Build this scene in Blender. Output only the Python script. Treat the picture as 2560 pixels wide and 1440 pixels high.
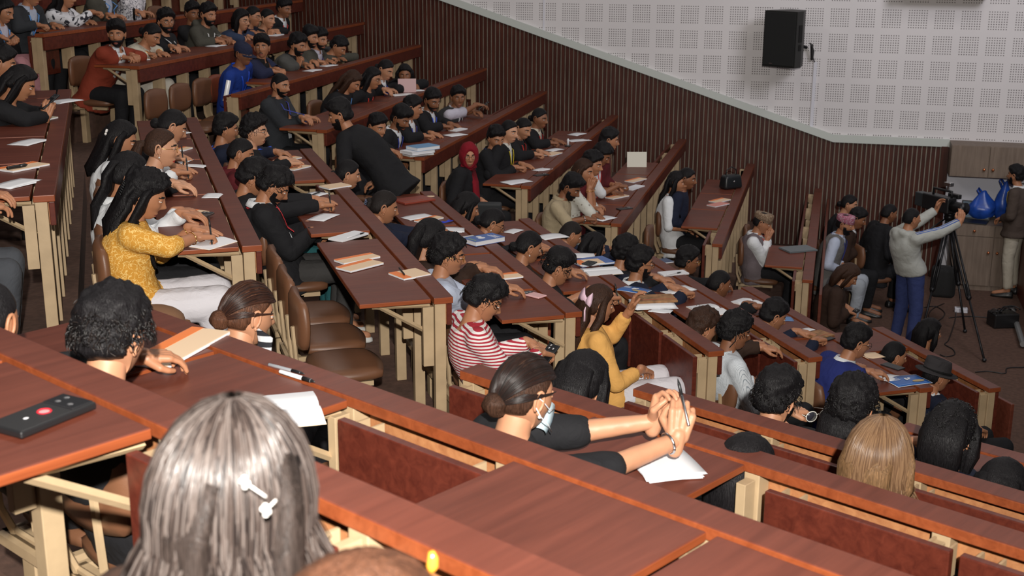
import bpy, math, random
import numpy as np
from mathutils import Vector, Matrix, noise
from mathutils.bvhtree import BVHTree
random.seed(7); np.random.seed(7)
for _o in list(bpy.data.objects): bpy.data.objects.remove(_o)
SC = bpy.context.scene
COL = SC.collection
R_ = math.radians

# ------------------------------------------------------------------ camera, exposure, light
FPX, PIT, ROLL, AZ = 3233.9, .2731, .0044, .2451
_cp, _sp = math.cos(PIT), math.sin(PIT)
FW = np.array([-math.sin(AZ)*_cp, math.cos(AZ)*_cp, -_sp])
_r0 = np.array([math.cos(AZ), math.sin(AZ), 0.]); _u0 = np.cross(_r0, FW)
RT = _r0*math.cos(ROLL)+_u0*math.sin(ROLL); UP = -_r0*math.sin(ROLL)+_u0*math.cos(ROLL)
cam = bpy.data.cameras.new('camera'); camo = bpy.data.objects.new('camera', cam); COL.objects.link(camo)
cam.sensor_width = 22.3; cam.lens = FPX/2560*22.3; cam.clip_start = .05; cam.clip_end = 100
m = Matrix.Identity(4)
for i in range(3):
    m[i][0] = RT[i]; m[i][1] = UP[i]; m[i][2] = -FW[i]
camo.matrix_world = m
cam.dof.use_dof = True; cam.dof.focus_distance = 6.5; cam.dof.aperture_fstop = 4.0
SC.camera = camo
SC.view_settings.view_transform = 'Standard'; SC.view_settings.look = 'None'
SC.view_settings.gamma = 1; SC.view_settings.exposure = 0.0; SC.view_settings.use_curve_mapping = False
w = bpy.data.worlds.new('hall_air'); SC.world = w; w.use_nodes = True
w.node_tree.nodes['Background'].inputs[0].default_value = (.9, .92, 1, 1)
w.node_tree.nodes['Background'].inputs[1].default_value = .05
def lamp(name, kind, loc, energy, color, size=1, rot=(0, 0, 0), sy=None):
    l = bpy.data.lights.new(name, kind); l.energy = energy; l.color = color
    if kind == 'AREA':
        l.size = size
        if sy: l.shape = 'RECTANGLE'; l.size_y = sy
    else: l.shadow_soft_size = size
    o = bpy.data.objects.new(name, l); o.location = loc; o.rotation_euler = rot; COL.objects.link(o); return o
_f = -FW*.6+np.array([0, 0, .42])+RT*.12   # hand-held flash just behind and above the camera, aimed over the near rows
_fl = lamp('flash_lamp', 'SPOT', _f, 2250, (1, .95, .88), .04)
_fl.data.spot_size = R_(98); _fl.data.spot_blend = 1.0
_fl.rotation_euler = Vector(FW+RT*(1000-1280)/FPX+UP*(720-330)/FPX).to_track_quat('-Z', 'Y').to_euler()
for i, (x, y) in enumerate(((-5, 12.5), (-1, 8), (2.5, 12.5), (-4, 6), (3.5, 5))):
    lamp('ceiling_lamp', 'AREA', (x, y, 3.2), 50, (1, .93, .88), 1.6)
lamp('stage_wash', 'AREA', (3.5, 10.5, 2.2), 185, (.95, .93, 1.0), 2.0, (R_(98), 0, R_(28)))

# ------------------------------------------------------------------ hall geometry: three blocks of rows on stepped tiers
def pray(x, y): return FW+RT*(x-1280)/FPX+UP*(720-y)/FPX
def at_z(x, y, z): v = pray(x, y); return v*(z/v[2])
ANG = {'S': 0., 'M': .5455, 'N': 1.0768}
def nd(b):
    a = ANG[b]; return np.array([math.cos(a), math.sin(a), 0]), np.array([-math.sin(a), math.cos(a), 0])
RISE, HD = .2735, .76
def H(k): return -(3.4993+k)*RISE
def BP(b, n_, d_, z): n, d = nd(b); return n*n_+d*d_+np.array([0, 0, z])
WALLY = 16.45
ROWS = {
 'S': {-1: (-7.85, 10.3, 16.36), 0: (-6.97, 10.45, 16.36), 1: (-6.11, 10.57, 16.36), 2: (-5.33, 10.98, 16.36), 3: (-4.44, 10.84, 16.36), 4: (-3.64, 11.21, 16.36),
       5: (-2.70, 11.5, 16.36), 6: (-1.82, 11.35, 16.36), 7: (-.95, 11.94, 16.36), 8: (-.10, 11.88, 16.36)},
 'M': {0: (-1.16, 6.3, 10.6), 1: (-.29, 6.36, 10.61), 2: (.65, 6.22, 10.74), 3: (1.55, 5.99, 10.62), 4: (2.40, 6.43, 9.94), 5: (3.23, 6.33, 9.94),
       6: (4.15, 6.79, 9.5), 7: (4.96, 6.75, 9.29), 8: (5.89, 7.25, 8.76)},
 'N': {0: (1.40, -2.4, 3.9), 1: (2.24, -2.2, 3.76), 2: (3.15, -1.9, 3.03), 3: (4.02, -1.6, 2.92), 4: (5.0, -1.2, 2.25)}}

# ------------------------------------------------------------------ materials
MATS = {}
def newmat(name):
    m = bpy.data.materials.new(name); m.use_nodes = True; MATS[name] = m
    return m, m.node_tree.nodes, m.node_tree.links, m.node_tree.nodes['Principled BSDF']
def mat(name, col, rough=.6, metal=0, bump=0, bscale=200, var=0, vscale=3, spec=.5, sheen=0, emit=None, stretch=(1, 1, 1)):
    if name in MATS: return MATS[name]
    m, N, L, B = newmat(name)
    B.inputs['Base Color'].default_value = (*col, 1); B.inputs['Roughness'].default_value = rough; B.inputs['Metallic'].default_value = metal
    B.inputs['Specular IOR Level'].default_value = spec
    if sheen: B.inputs['Sheen Weight'].default_value = sheen
    if emit: B.inputs['Emission Color'].default_value = (*emit[0], 1); B.inputs['Emission Strength'].default_value = emit[1]
    tc = N.new('ShaderNodeTexCoord'); mp = N.new('ShaderNodeMapping'); mp.inputs['Scale'].default_value = stretch; L.new(tc.outputs['Object'], mp.inputs[0])
    if var:
        n = N.new('ShaderNodeTexNoise'); n.inputs['Scale'].default_value = vscale; n.inputs['Detail'].default_value = 4; L.new(mp.outputs[0], n.inputs[0])
        r = N.new('ShaderNodeValToRGB'); r.color_ramp.elements[0].position = .3; r.color_ramp.elements[1].position = .7
        r.color_ramp.elements[0].color = (*[c*(1-var) for c in col], 1); r.color_ramp.elements[1].color = (*[min(1, c*(1+var)) for c in col], 1)
        L.new(n.outputs['Fac'], r.inputs[0]); L.new(r.outputs[0], B.inputs['Base Color'])
    if bump:
        n2 = N.new('ShaderNodeTexNoise'); n2.inputs['Scale'].default_value = bscale; n2.inputs['Detail'].default_value = 3; L.new(mp.outputs[0], n2.inputs[0])
        b = N.new('ShaderNodeBump'); b.inputs['Strength'].default_value = bump; b.inputs['Distance'].default_value = .003
        L.new(n2.outputs['Fac'], b.inputs['Height']); L.new(b.outputs[0], B.inputs['Normal'])
    return m
def wood(name, c0, c1, rough, axis='x', sc=1.0):
    if name in MATS: return MATS[name]
    m, N, L, B = newmat(name)
    tc = N.new('ShaderNodeTexCoord'); mp = N.new('ShaderNodeMapping'); L.new(tc.outputs['Object'], mp.inputs[0])
    mp.inputs['Scale'].default_value = {'x': (2, 30, 30), 'y': (30, 2, 30), 'z': (30, 30, 2)}[axis]
    n = N.new('ShaderNodeTexNoise'); n.inputs['Scale'].default_value = sc; n.inputs['Detail'].default_value = 6; n.inputs['Roughness'].default_value = .62; n.inputs['Distortion'].default_value = .6
    L.new(mp.outputs[0], n.inputs[0])
    r = N.new('ShaderNodeValToRGB'); r.color_ramp.elements[0].position = .32; r.color_ramp.elements[1].position = .72
    r.color_ramp.elements[0].color = (*c0, 1); r.color_ramp.elements[1].color = (*c1, 1); L.new(n.outputs['Fac'], r.inputs[0])
    n2 = N.new('ShaderNodeTexNoise'); n2.inputs['Scale'].default_value = 3.5; n2.inputs['Detail'].default_value = 5; L.new(tc.outputs['Object'], n2.inputs[0])
    mx = N.new('ShaderNodeMix'); mx.data_type = 'RGBA'; mx.blend_type = 'MULTIPLY'; mx.inputs[0].default_value = .55
    r2 = N.new('ShaderNodeValToRGB'); r2.color_ramp.elements[0].position = .35; r2.color_ramp.elements[1].position = .65
    r2.color_ramp.elements[0].color = (.72, .72, .74, 1); r2.color_ramp.elements[1].color = (1, 1, 1, 1); L.new(n2.outputs['Fac'], r2.inputs[0])
    L.new(r.outputs[0], mx.inputs[6]); L.new(r2.outputs[0], mx.inputs[7]); L.new(mx.outputs[2], B.inputs['Base Color'])
    rr = N.new('ShaderNodeMapRange'); rr.inputs[3].default_value = rough-.07; rr.inputs[4].default_value = rough+.12; L.new(n2.outputs['Fac'], rr.inputs[0]); L.new(rr.outputs[0], B.inputs['Roughness']); B.inputs['Specular IOR Level'].default_value = .32
    b = N.new('ShaderNodeBump'); b.inputs['Strength'].default_value = .12; b.inputs['Distance'].default_value = .002; L.new(n.outputs['Fac'], b.inputs['Height']); L.new(b.outputs[0], B.inputs['Normal'])
    return m
W_TOP = wood('varnished_desk_wood', (.120, .030, .017), (.180, .048, .028), .40)
W_EDGE = wood('orange_edge_flash_lit', (.22, .050, .016), (.34, .085, .028), .38)  # orange side faces, brightened in the colour to stand for flash light
W_PAN = wood('dark_panel_wood', (.080, .016, .010), (.150, .032, .018), .33)
W_IN = wood('pale_inner_wood', (.36, .14, .055), (.52, .24, .10), .55)
BEIGE = mat('beige_paint', (.44, .32, .19), .5, bump=.15, bscale=60, var=.1, vscale=9)
LEATH = mat('brown_leatherette', (.155, .068, .034), .42, bump=.2, bscale=350, var=.15)
LEATHR = mat('red_brown_leatherette', (.24, .058, .028), .42, bump=.2, bscale=350, var=.12)
LEATHT = mat('tan_leatherette', (.33, .13, .055), .45, bump=.2, bscale=350, var=.12)
CARPET = mat('brown_carpet', (.105, .055, .038), .95, bump=.6, bscale=500, var=.25, vscale=25)
BLACKP = mat('black_plastic', (.012, .012, .013), .4)
BLACKM = mat('black_metal', (.02, .02, .022), .35, .6)
STEEL = mat('steel', (.55, .55, .56), .3, 1)
PAPER = mat('white_paper', (.80, .81, .84), .8)
CREAM = mat('cream_cover', (.82, .60, .40), .6)
ORANGE = mat('orange_cover', (.85, .22, .05), .5)
def skinm(i):
    c = [(.34, .145, .070), (.42, .185, .095), (.50, .24, .135), (.26, .105, .05), (.58, .30, .18)][i]
    return mat('skin_tone_%s' % ['tan', 'warm', 'light', 'deep', 'fair'][i], c, .5, bump=.05, bscale=300, var=.07, vscale=14)
def hairm(name, col):
    key = name+'_hair'
    if key in MATS: return MATS[key]
    m, N, L, B = newmat(key)
    tc = N.new('ShaderNodeTexCoord'); mp = N.new('ShaderNodeMapping'); mp.inputs['Scale'].default_value = (150, 150, 12); L.new(tc.outputs['Object'], mp.inputs[0])
    n = N.new('ShaderNodeTexNoise'); n.inputs['Scale'].default_value = 2; n.inputs['Detail'].default_value = 3; n.inputs['Distortion'].default_value = 1.2; L.new(mp.outputs[0], n.inputs[0])
    r = N.new('ShaderNodeValToRGB'); r.color_ramp.elements[0].position = .35; r.color_ramp.elements[1].position = .75
    r.color_ramp.elements[0].color = (*[c*.55 for c in col], 1); r.color_ramp.elements[1].color = (*[min(1, c*1.7) for c in col], 1)
    L.new(n.outputs['Fac'], r.inputs[0]); L.new(r.outputs[0], B.inputs['Base Color']); B.inputs['Roughness'].default_value = .42; B.inputs['Specular IOR Level'].default_value = .16
    b = N.new('ShaderNodeBump'); b.inputs['Strength'].default_value = .7; b.inputs['Distance'].default_value = .004; L.new(n.outputs['Fac'], b.inputs['Height']); L.new(b.outputs[0], B.inputs['Normal'])
    return m
HAIRC = {'black': (.010, .009, .010), 'soft': (.018, .014, .013), 'brown': (.045, .022, .014), 'auburn': (.085, .036, .020), 'blond': (.17, .095, .045), 'ash': (.030, .022, .019)}  # ash is brown hair with the flash greyness put into its colour
def cloth(name, col, kind=None, col2=(.8, .8, .8), sc=1.0, rough=.85):
    if name in MATS: return MATS[name]
    m, N, L, B = newmat(name); B.inputs['Roughness'].default_value = rough; B.inputs['Specular IOR Level'].default_value = .25
    B.inputs['Base Color'].default_value = (*col, 1)
    tc = N.new('ShaderNodeTexCoord')
    def ramp(src, p0, p1, a, b):
        r = N.new('ShaderNodeValToRGB'); r.color_ramp.elements[0].position = p0; r.color_ramp.elements[1].position = p1
        r.color_ramp.elements[0].color = (*a, 1); r.color_ramp.elements[1].color = (*b, 1); L.new(src, r.inputs[0]); L.new(r.outputs[0], B.inputs['Base Color'])
    if kind == 'stripe':
        wv = N.new('ShaderNodeTexWave'); wv.bands_direction = 'Z'; wv.inputs['Scale'].default_value = sc; wv.inputs['Distortion'].default_value = 1.2; wv.inputs['Detail Scale'].default_value = .6
        L.new(tc.outputs['Object'], wv.inputs[0]); ramp(wv.outputs['Fac'], .42, .5, col, col2)
    elif kind == 'pin':
        wv = N.new('ShaderNodeTexWave'); wv.bands_direction = 'Y'; wv.inputs['Scale'].default_value = sc; L.new(tc.outputs['Object'], wv.inputs[0]); ramp(wv.outputs['Fac'], .06, .16, col2, col)
    elif kind == 'blotch':
        n = N.new('ShaderNodeTexNoise'); n.inputs['Scale'].default_value = sc; n.inputs['Distortion'].default_value = 2.5; n.inputs['Detail'].default_value = 2; L.new(tc.outputs['Object'], n.inputs[0]); ramp(n.outputs['Fac'], .41, .45, col2, col)
    elif kind == 'floral':
        v = N.new('ShaderNodeTexVoronoi'); v.feature = 'DISTANCE_TO_EDGE'; v.inputs['Scale'].default_value = sc; n = N.new('ShaderNodeTexNoise'); n.inputs['Scale'].default_value = sc*.7; n.inputs['Detail'].default_value = 2
        ad = N.new('ShaderNodeMix'); ad.data_type = 'VECTOR'; ad.inputs[0].default_value = .25; L.new(tc.outputs['Object'], ad.inputs[4]); L.new(n.outputs['Color'], ad.inputs[5]); L.new(tc.outputs['Object'], n.inputs[0])
        L.new(ad.outputs[1], v.inputs['Vector']); ramp(v.outputs['Distance'], .03, .07, col2, col)
    elif kind == 'dots':
        v = N.new('ShaderNodeTexVoronoi'); v.inputs['Scale'].default_value = sc; L.new(tc.outputs['Object'], v.inputs['Vector']); ramp(v.outputs['Distance'], .16, .24, col2, col)
    n2 = N.new('ShaderNodeTexNoise'); n2.inputs['Scale'].default_value = 13; n2.inputs['Detail'].default_value = 5; n2.inputs['Distortion'].default_value = .8; L.new(tc.outputs['Object'], n2.inputs[0])
    b = N.new('ShaderNodeBump'); b.inputs['Strength'].default_value = .5; b.inputs['Distance'].default_value = .02; L.new(n2.outputs['Fac'], b.inputs['Height']); L.new(b.outputs[0], B.inputs['Normal'])
    return m

# ------------------------------------------------------------------ object helpers
def mesh_obj(name, V, F, mats, parent=None, smooth=False, mi=None, loc=None):
    me = bpy.data.meshes.new(name)
    me.from_pydata([tuple(map(float, v)) for v in V], [], [tuple(map(int, f)) for f in F])
    for mt in (mats if isinstance(mats, (list, tuple)) else [mats]): me.materials.append(mt)
    if mi is not None: me.polygons.foreach_set('material_index', np.asarray(mi, dtype=np.int32))
    if smooth: me.polygons.foreach_set('use_smooth', np.ones(len(me.polygons), dtype=bool))
    me.update()
    o = bpy.data.objects.new(name, me); COL.objects.link(o)
    if parent: o.parent = parent
    if loc is not None: o.location = loc
    return o
def empty(name, loc, rz=0):
    o = bpy.data.objects.new(name, None); o.empty_display_size = .1; COL.objects.link(o); o.location = [float(c) for c in loc]; o.rotation_euler = (0, 0, rz); return o
def tag(o, label=None, cat=None, group=None, kind=None):
    if label: o['label'] = label
    if cat: o['category'] = cat
    if group: o['group'] = group
    if kind: o['kind'] = kind
    return o
def copy_tree(o, parent=None):
    c = o.copy(); COL.objects.link(c)
    if parent: c.parent = parent
    for ch in list(o.children): copy_tree(ch, c)
    return c
class MB:
    def __init__(s): s.V = []; s.F = []; s.M = []
    def add(s, V, F, mi=0):
        o = len(s.V); s.V += [tuple(v) for v in V]; s.F += [tuple(i+o for i in f) for f in F]; s.M += [mi]*len(F); return s
    def box(s, a, b, mi=0, bev=0, rot=None, at=None):
        x0, y0, z0 = a; x1, y1, z1 = b
        if bev <= 0:
            V = [(x0, y0, z0), (x1, y0, z0), (x1, y1, z0), (x0, y1, z0), (x0, y0, z1), (x1, y0, z1), (x1, y1, z1), (x0, y1, z1)]
            F = [(0, 3, 2, 1), (4, 5, 6, 7), (0, 1, 5, 4), (1, 2, 6, 5), (2, 3, 7, 6), (3, 0, 4, 7)]
        else:
            V, F = rbox(a, b, bev)
        if rot is not None: V = [tuple(Vector(at or (0, 0, 0))+rot @ Vector(v)) for v in V]
        return s.add(V, F, mi)
    def tube(s, P, r, mi=0, seg=8, cap=True):
        V, F = tube(P, r, seg=seg, cap=cap); return s.add(V, F, mi)
    def build(s, name, mats, parent=None, smooth=False, loc=None): return mesh_obj(name, s.V, s.F, mats, parent, smooth, s.M, loc)
def rbox(a, b, r, seg=3):
    # rounded box: sphere octants pushed to the corners
    a = np.array(a, float); b = np.array(b, float); c = (a+b)/2; h = (b-a)/2; r = min(r, *(h*.98))
    n = seg*4; V = []; F = []
    rows = []
    ths = [math.pi*i/(2*seg) for i in range(2*seg+1)]
    lat = []
    for i in range(seg+1): lat.append((-math.pi/2+i*math.pi/2/seg, -1))
    for i in range(seg+1): lat.append((i*math.pi/2/seg, 1))
    lon = []
    for q, (sx, sy) in enumerate(((1, 1), (-1, 1), (-1, -1), (1, -1))):
        for i in range(seg+1): lon.append((q*math.pi/2+i*math.pi/2/seg, sx, sy))
    for la, sz in lat:
        row = []
        for lo, sx, sy in lon:
            p = c+np.array([sx, sy, sz])*(h-r)+r*np.array([math.cos(la)*math.cos(lo), math.cos(la)*math.sin(lo), math.sin(la)])
            row.append(len(V)); V.append(tuple(p))
        rows.append(row)
    for i in range(len(rows)-1):
        for j in range(len(lon)):
            j2 = (j+1) % len(lon); F.append((rows[i][j], rows[i][j2], rows[i+1][j2], rows[i+1][j]))
    F.append(tuple(rows[0][::-1])); F.append(tuple(rows[-1]))
    return V, F
def tube(P, r, seg=8, cap=True, ry=None, up=None):
    P = [np.array(p, float) for p in P]; n = len(P)
    if not hasattr(r, '__len__'): r = [r]*n
    if ry is None: ry = r
    elif not hasattr(ry, '__len__'): ry = [ry]*n
    V = []; F = []; prev = None
    for i in range(n):
        t = P[min(i+1, n-1)]-P[max(i-1, 0)]; L_ = np.linalg.norm(t); t = t/L_ if L_ > 1e-9 else np.array([0, 0, 1.])
        if prev is None:
            a = np.array(up if up is not None else ([0, 0, 1.] if abs(t[2]) < .9 else [1., 0, 0]), float)
        else: a = prev
        a = a-t*(a@t); a /= np.linalg.norm(a)+1e-12; prev = a; b = np.cross(t, a)
        for j in range(seg):
            an = 2*math.pi*j/seg; V.append(tuple(P[i]+a*math.cos(an)*r[i]+b*math.sin(an)*ry[i]))
    for i in range(n-1):
        for j in range(seg):
            j2 = (j+1) % seg; F.append((i*seg+j, i*seg+j2, (i+1)*seg+j2, (i+1)*seg+j))
    if cap: F.append(tuple(range(seg))[::-1]); F.append(tuple((n-1)*seg+j for j in range(seg)))
    return V, F
def capsule(p0, p1, r0, r1, seg=12):
    p0 = np.array(p0, float); p1 = np.array(p1, float); d = p1-p0; L_ = np.linalg.norm(d)
    if L_ < 1e-6: d = np.array([0, 0, 1.]); L_ = 1e-6
    u = d/L_; P = []; R = []
    for a in (-88, -60, -30): P.append(p0+u*r0*math.sin(R_(a))); R.append(r0*math.cos(R_(a)))
    P.append(p0); R.append(r0); P.append(p1); R.append(r1)
    for a in (30, 60, 88): P.append(p1+u*r1*math.sin(R_(a))); R.append(r1*math.cos(R_(a)))
    return tube(P, R, seg=seg)
def sphere(c, r, seg=12, rings=8):
    r = (r, r, r) if not hasattr(r, '__len__') else r
    V = [(c[0], c[1], c[2]-r[2])]; F = []
    for i in range(1, rings):
        a = -math.pi/2+math.pi*i/rings
        for j in range(seg):
            b = 2*math.pi*j/seg; V.append((c[0]+r[0]*math.cos(a)*math.cos(b), c[1]+r[1]*math.cos(a)*math.sin(b), c[2]+r[2]*math.sin(a)))
    V.append((c[0], c[1], c[2]+r[2])); t = len(V)-1
    for j in range(seg): F.append((0, 1+(j+1) % seg, 1+j)); F.append((t, t-seg+j, t-seg+(j+1) % seg))
    for i in range(rings-2):
        for j in range(seg):
            a = 1+i*seg; F.append((a+j, a+(j+1) % seg, a+seg+(j+1) % seg, a+seg+j))
    return V, F

# ------------------------------------------------------------------ structure
def nn(b, k):
    if k in ROWS[b]: return ROWS[b][k][0]
    ks = sorted(ROWS[b]); 
    return ROWS[b][ks[-1]][0]+.87*(k-ks[-1]) if k > ks[-1] else ROWS[b][ks[0]][0]-.87*(ks[0]-k)
def isect(b1, n1, b2, n2):
    A = np.array([nd(b1)[0][:2], nd(b2)[0][:2]]); return np.linalg.solve(A, np.array([n1, n2]))
def polyl(k):
    o = .03
    s = nn('S', k)+o; m_ = nn('M', k)+o; n_ = nn('N', k)+o
    e = BP('N', n_, -5, 0)[:2]
    return [np.array([s, WALLY]), isect('S', s, 'M', m_), isect('M', m_, 'N', n_), e]
fl = MB(); STG = -4.2
for k in range(-4, 9):
    A, B = polyl(k-1), polyl(k); z = H(k)-HD; zn = H(k+1)-HD if k < 8 else STG
    for i in range(3):
        fl.add([(*A[i], z), (*B[i], z), (*B[i+1], z), (*A[i+1], z)], [(0, 3, 2, 1)][:1], 0)
        fl.add([(*B[i], z), (*B[i], zn), (*B[i+1], zn), (*B[i+1], z)], [(0, 3, 2, 1)], 0)
B = polyl(8)
fl.add([(*B[0], STG), (9, WALLY, STG), (9, 0, STG), (*B[3], STG), (*B[2], STG), (*B[1], STG)], [(0, 5, 4, 3, 2, 1)], 0)
flo = fl.build('floor', [CARPET]); tag(flo, kind='structure')
# trim line on the wall
TP = [(-10.5, -.94+.321*(-4.93+10.5)*1.0), (-4.93, -.94), (-.01, -2.52), (1.36, -2.52)]
def trimz(x):
    for (x0, z0), (x1, z1) in zip(TP[:-1], TP[1:]):
        if x <= x1: return z0+(z1-z0)*(x-x0)/(x1-x0)
    return TP[-1][1]
SLB = wood('dark_slat_wood', (.035, .008, .005), (.095, .023, .012), .38, 'z')
SLG = mat('grey_slat_gap', (.36, .33, .27), .8, var=.25, vscale=5)
sl = MB(); x = -10.5; pw = .0545
sl.add([(-10.5, WALLY, -6), (1.36, WALLY, -6), (1.36, WALLY, -2.5), (-.01, WALLY, -2.5), (-10.5, WALLY, trimz(-10.5)+.02)], [(0, 1, 2, 3, 4)], 1)
while x < 1.33:
    sl.box((x, WALLY-.018, -4.3 if x > -.5 else -4.3), (x+.0425, WALLY, trimz(x+.02)), 0); x += pw
slo = sl.build('wall_slats', [SLB, SLG]); tag(slo, kind='structure')
# perforated white board
PERF, N, L, Bs = newmat('perforated_white_board')
tc = N.new('ShaderNodeTexCoord'); sp_ = N.new('ShaderNodeSeparateXYZ'); L.new(tc.outputs['Object'], sp_.inputs[0])
def mth(op, a, b=None, c=None):
    n = N.new('ShaderNodeMath'); n.operation = op
    for i, v in enumerate((a, b, c)):
        if v is None: continue
        if isinstance(v, (int, float)): n.inputs[i].default_value = v
        else: L.new(v, n.inputs[i])
    return n.outputs[0]
PITCHP = .302
ms = []
ds = []
for ax in ('X', 'Z'):
    u = mth('FRACT', mth('DIVIDE', mth('ADD', sp_.outputs[ax], 50.02 if ax == 'X' else 50.13), PITCHP))
    inside = mth('MULTIPLY', mth('GREATER_THAN', u, .12), mth('LESS_THAN', u, .88)); ms.append(inside)
    q = mth('FRACT', mth('DIVIDE', mth('SUBTRACT', u, .12), .095)); ds.append(mth('POWER', mth('SUBTRACT', q, .5), 2.0))
hole = mth('MULTIPLY', mth('LESS_THAN', mth('ADD', ds[0], ds[1]), .065), mth('MULTIPLY', ms[0], ms[1]))
mxp = N.new('ShaderNodeMix'); mxp.data_type = 'RGBA'; L.new(hole, mxp.inputs[0]); mxp.inputs[7].default_value = (.22, .20, .20, 1)
nz = N.new('ShaderNodeTexNoise'); nz.inputs['Scale'].default_value = 1.2; L.new(tc.outputs['Object'], nz.inputs[0])
rz_ = N.new('ShaderNodeValToRGB'); rz_.color_ramp.elements[0].color = (.70, .675, .68, 1); rz_.color_ramp.elements[1].color = (.78, .75, .75, 1); L.new(nz.outputs['Fac'], rz_.inputs[0])
L.new(rz_.outputs[0], mxp.inputs[6]); L.new(mxp.outputs[2], Bs.inputs['Base Color']); Bs.inputs['Roughness'].default_value = .8
up = MB(); up.add([(-10.5, WALLY-.004, trimz(-10.5)), (-.01, WALLY-.004, -2.52), (9, WALLY-.004, -2.52), (9, WALLY-.004, 3.6), (-10.5, WALLY-.004, 3.6)], [(0, 1, 2, 3, 4)])
tag(up.build('wall_left', [PERF]), kind='structure')
PLW = mat('plain_white_wall', (.72, .72, .78), .8)
lw = MB(); lw.box((1.36, WALLY-.003, -4.3), (9, WALLY+.05, -2.51)); tag(lw.build('wall_back', [PLW]), kind='structure')
TRM = mat('pale_green_trim', (.58, .62, .58), .35)
tr = MB()
for (x0, z0), (x1, z1) in zip(TP[:-1], TP[1:]):
    tr.add([(x0, WALLY-.05, z0-.045), (x1, WALLY-.05, z1-.045), (x1, WALLY-.05, z1+.045), (x0, WALLY-.05, z0+.045),
            (x0, WALLY+.01, z0-.045), (x1, WALLY+.01, z1-.045), (x1, WALLY+.01, z1+.045), (x0, WALLY+.01, z0+.045)],
           [(0, 1, 2, 3), (3, 2, 6, 7), (0, 4, 5, 1), (4, 7, 6, 5), (1, 5, 6, 2), (0, 3, 7, 4)])
tag(tr.build('trim_1', [TRM]), kind='structure')
t2 = MB(); t2.box((-3.72, WALLY-.012, -1.3), (-3.70, WALLY-.004, .6)); tag(t2.build('trim_2', [PLW]), kind='structure')
t3 = MB(); t3.box((1.27, WALLY-.06, -4.2), (1.35, WALLY-.018, -2.56)); tag(t3.build('trim_3', [SLB]), kind='structure')

# ------------------------------------------------------------------ desks
def span(a, b, st, w):
    n = max(1, round((b-a)/w)); q = (b-a)/n; return [(a+i*q+.006, a+(i+1)*q-.006, st) for i in range(n)]
BO = {}
for _k, (_a, _u0, _u1) in {-1: (10.31, 10.31, 12.2), 0: (10.46, 10.93, 12.3), 1: (10.58, 10.58, 14.7), 2: (10.99, 11.90, 13.75), 3: (10.85, 10.85, 13.75), 4: (11.22, 11.22, 14.1), 5: (11.51, 11.51, 14.9), 6: (11.36, 11.36, 14.6), 7: (11.95, 12.60, 15.2), 8: (11.89, 12.33, 13.2)}.items():
    BO['S', _k] = (span(_a, _u0, 'd', .46) if _u0 > _a+.1 else [])+span(_u0, _u1, 'u', .92)+span(_u1, 16.2, 'd', .92)
BO.update({
 # writing boards: (from, to, u=raised / d=folded down)
 ('N', 0): [(3.9, 3.32, 'u'), (3.32, 2.74, 'u'), (2.74, 2.13, 'u'), (2.12, 1.50, 'd'), (1.49, .92, 'd'), (.91, .35, 'd')],
 ('N', 1): [(3.74, 3.14, 'u'), (3.13, 2.53, 'u'), (2.50, 1.95, 'd'), (1.94, 1.37, 'u'), (1.36, .78, 'u'), (.77, .2, 'u'), (.19, -.4, 'u')],
 ('N', 2): [(3.00, 2.44, 'd'), (2.42, 1.84, 'u'), (1.74, 1.18, 'd'), (1.17, .6, 'd'), (.59, 0, 'd'), (-.01, -.6, 'd'), (-.61, -1.2, 'd')],
 ('N', 3): [(2.90, 2.33, 'd'), (2.32, 1.75, 'd'), (1.74, 1.17, 'd'), (1.16, .6, 'd'), (.59, 0, 'd'), (-.01, -.6, 'd')],
 ('N', 4): [(2.2, 1.7, 'u'), (1.69, 1.15, 'd'), (1.14, .55, 'd'), (.54, 0, 'd')],
 ('M', 2): [(6.22, 7.56, 'u'), (7.58, 8.76, 'u'), (8.78, 9.66, 'u'), (9.68, 10.7, 'u')],
 ('M', 3): [(5.99, 7.34, 'u'), (7.55, 8.70, 'u'), (8.75, 9.2, 'd'), (9.25, 10.1, 'u'), (10.12, 10.6, 'u')],
 ('M', 4): [(6.40, 6.94, 'u'), (6.96, 7.85, 'u'), (7.87, 8.7, 'u'), (8.72, 9.9, 'u')],
 ('M', 5): [(6.33, 6.79, 'd'), (6.81, 7.26, 'd'), (7.28, 7.72, 'd'), (7.75, 8.6, 'u'), (8.62, 9.9, 'u')],
 ('M', 6): [(6.8, 7.25, 'd'), (7.26, 7.7, 'd'), (7.72, 8.5, 'u'), (8.52, 9.45, 'u')],
 ('M', 7): [(6.76, 7.9, 'u'), (7.92, 8.5, 'u'), (8.52, 9.25, 'u')],
 ('M', 8): [(7.26, 7.7, 'd'), (7.72, 8.2, 'd'), (8.22, 8.74, 'u')]})
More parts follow.
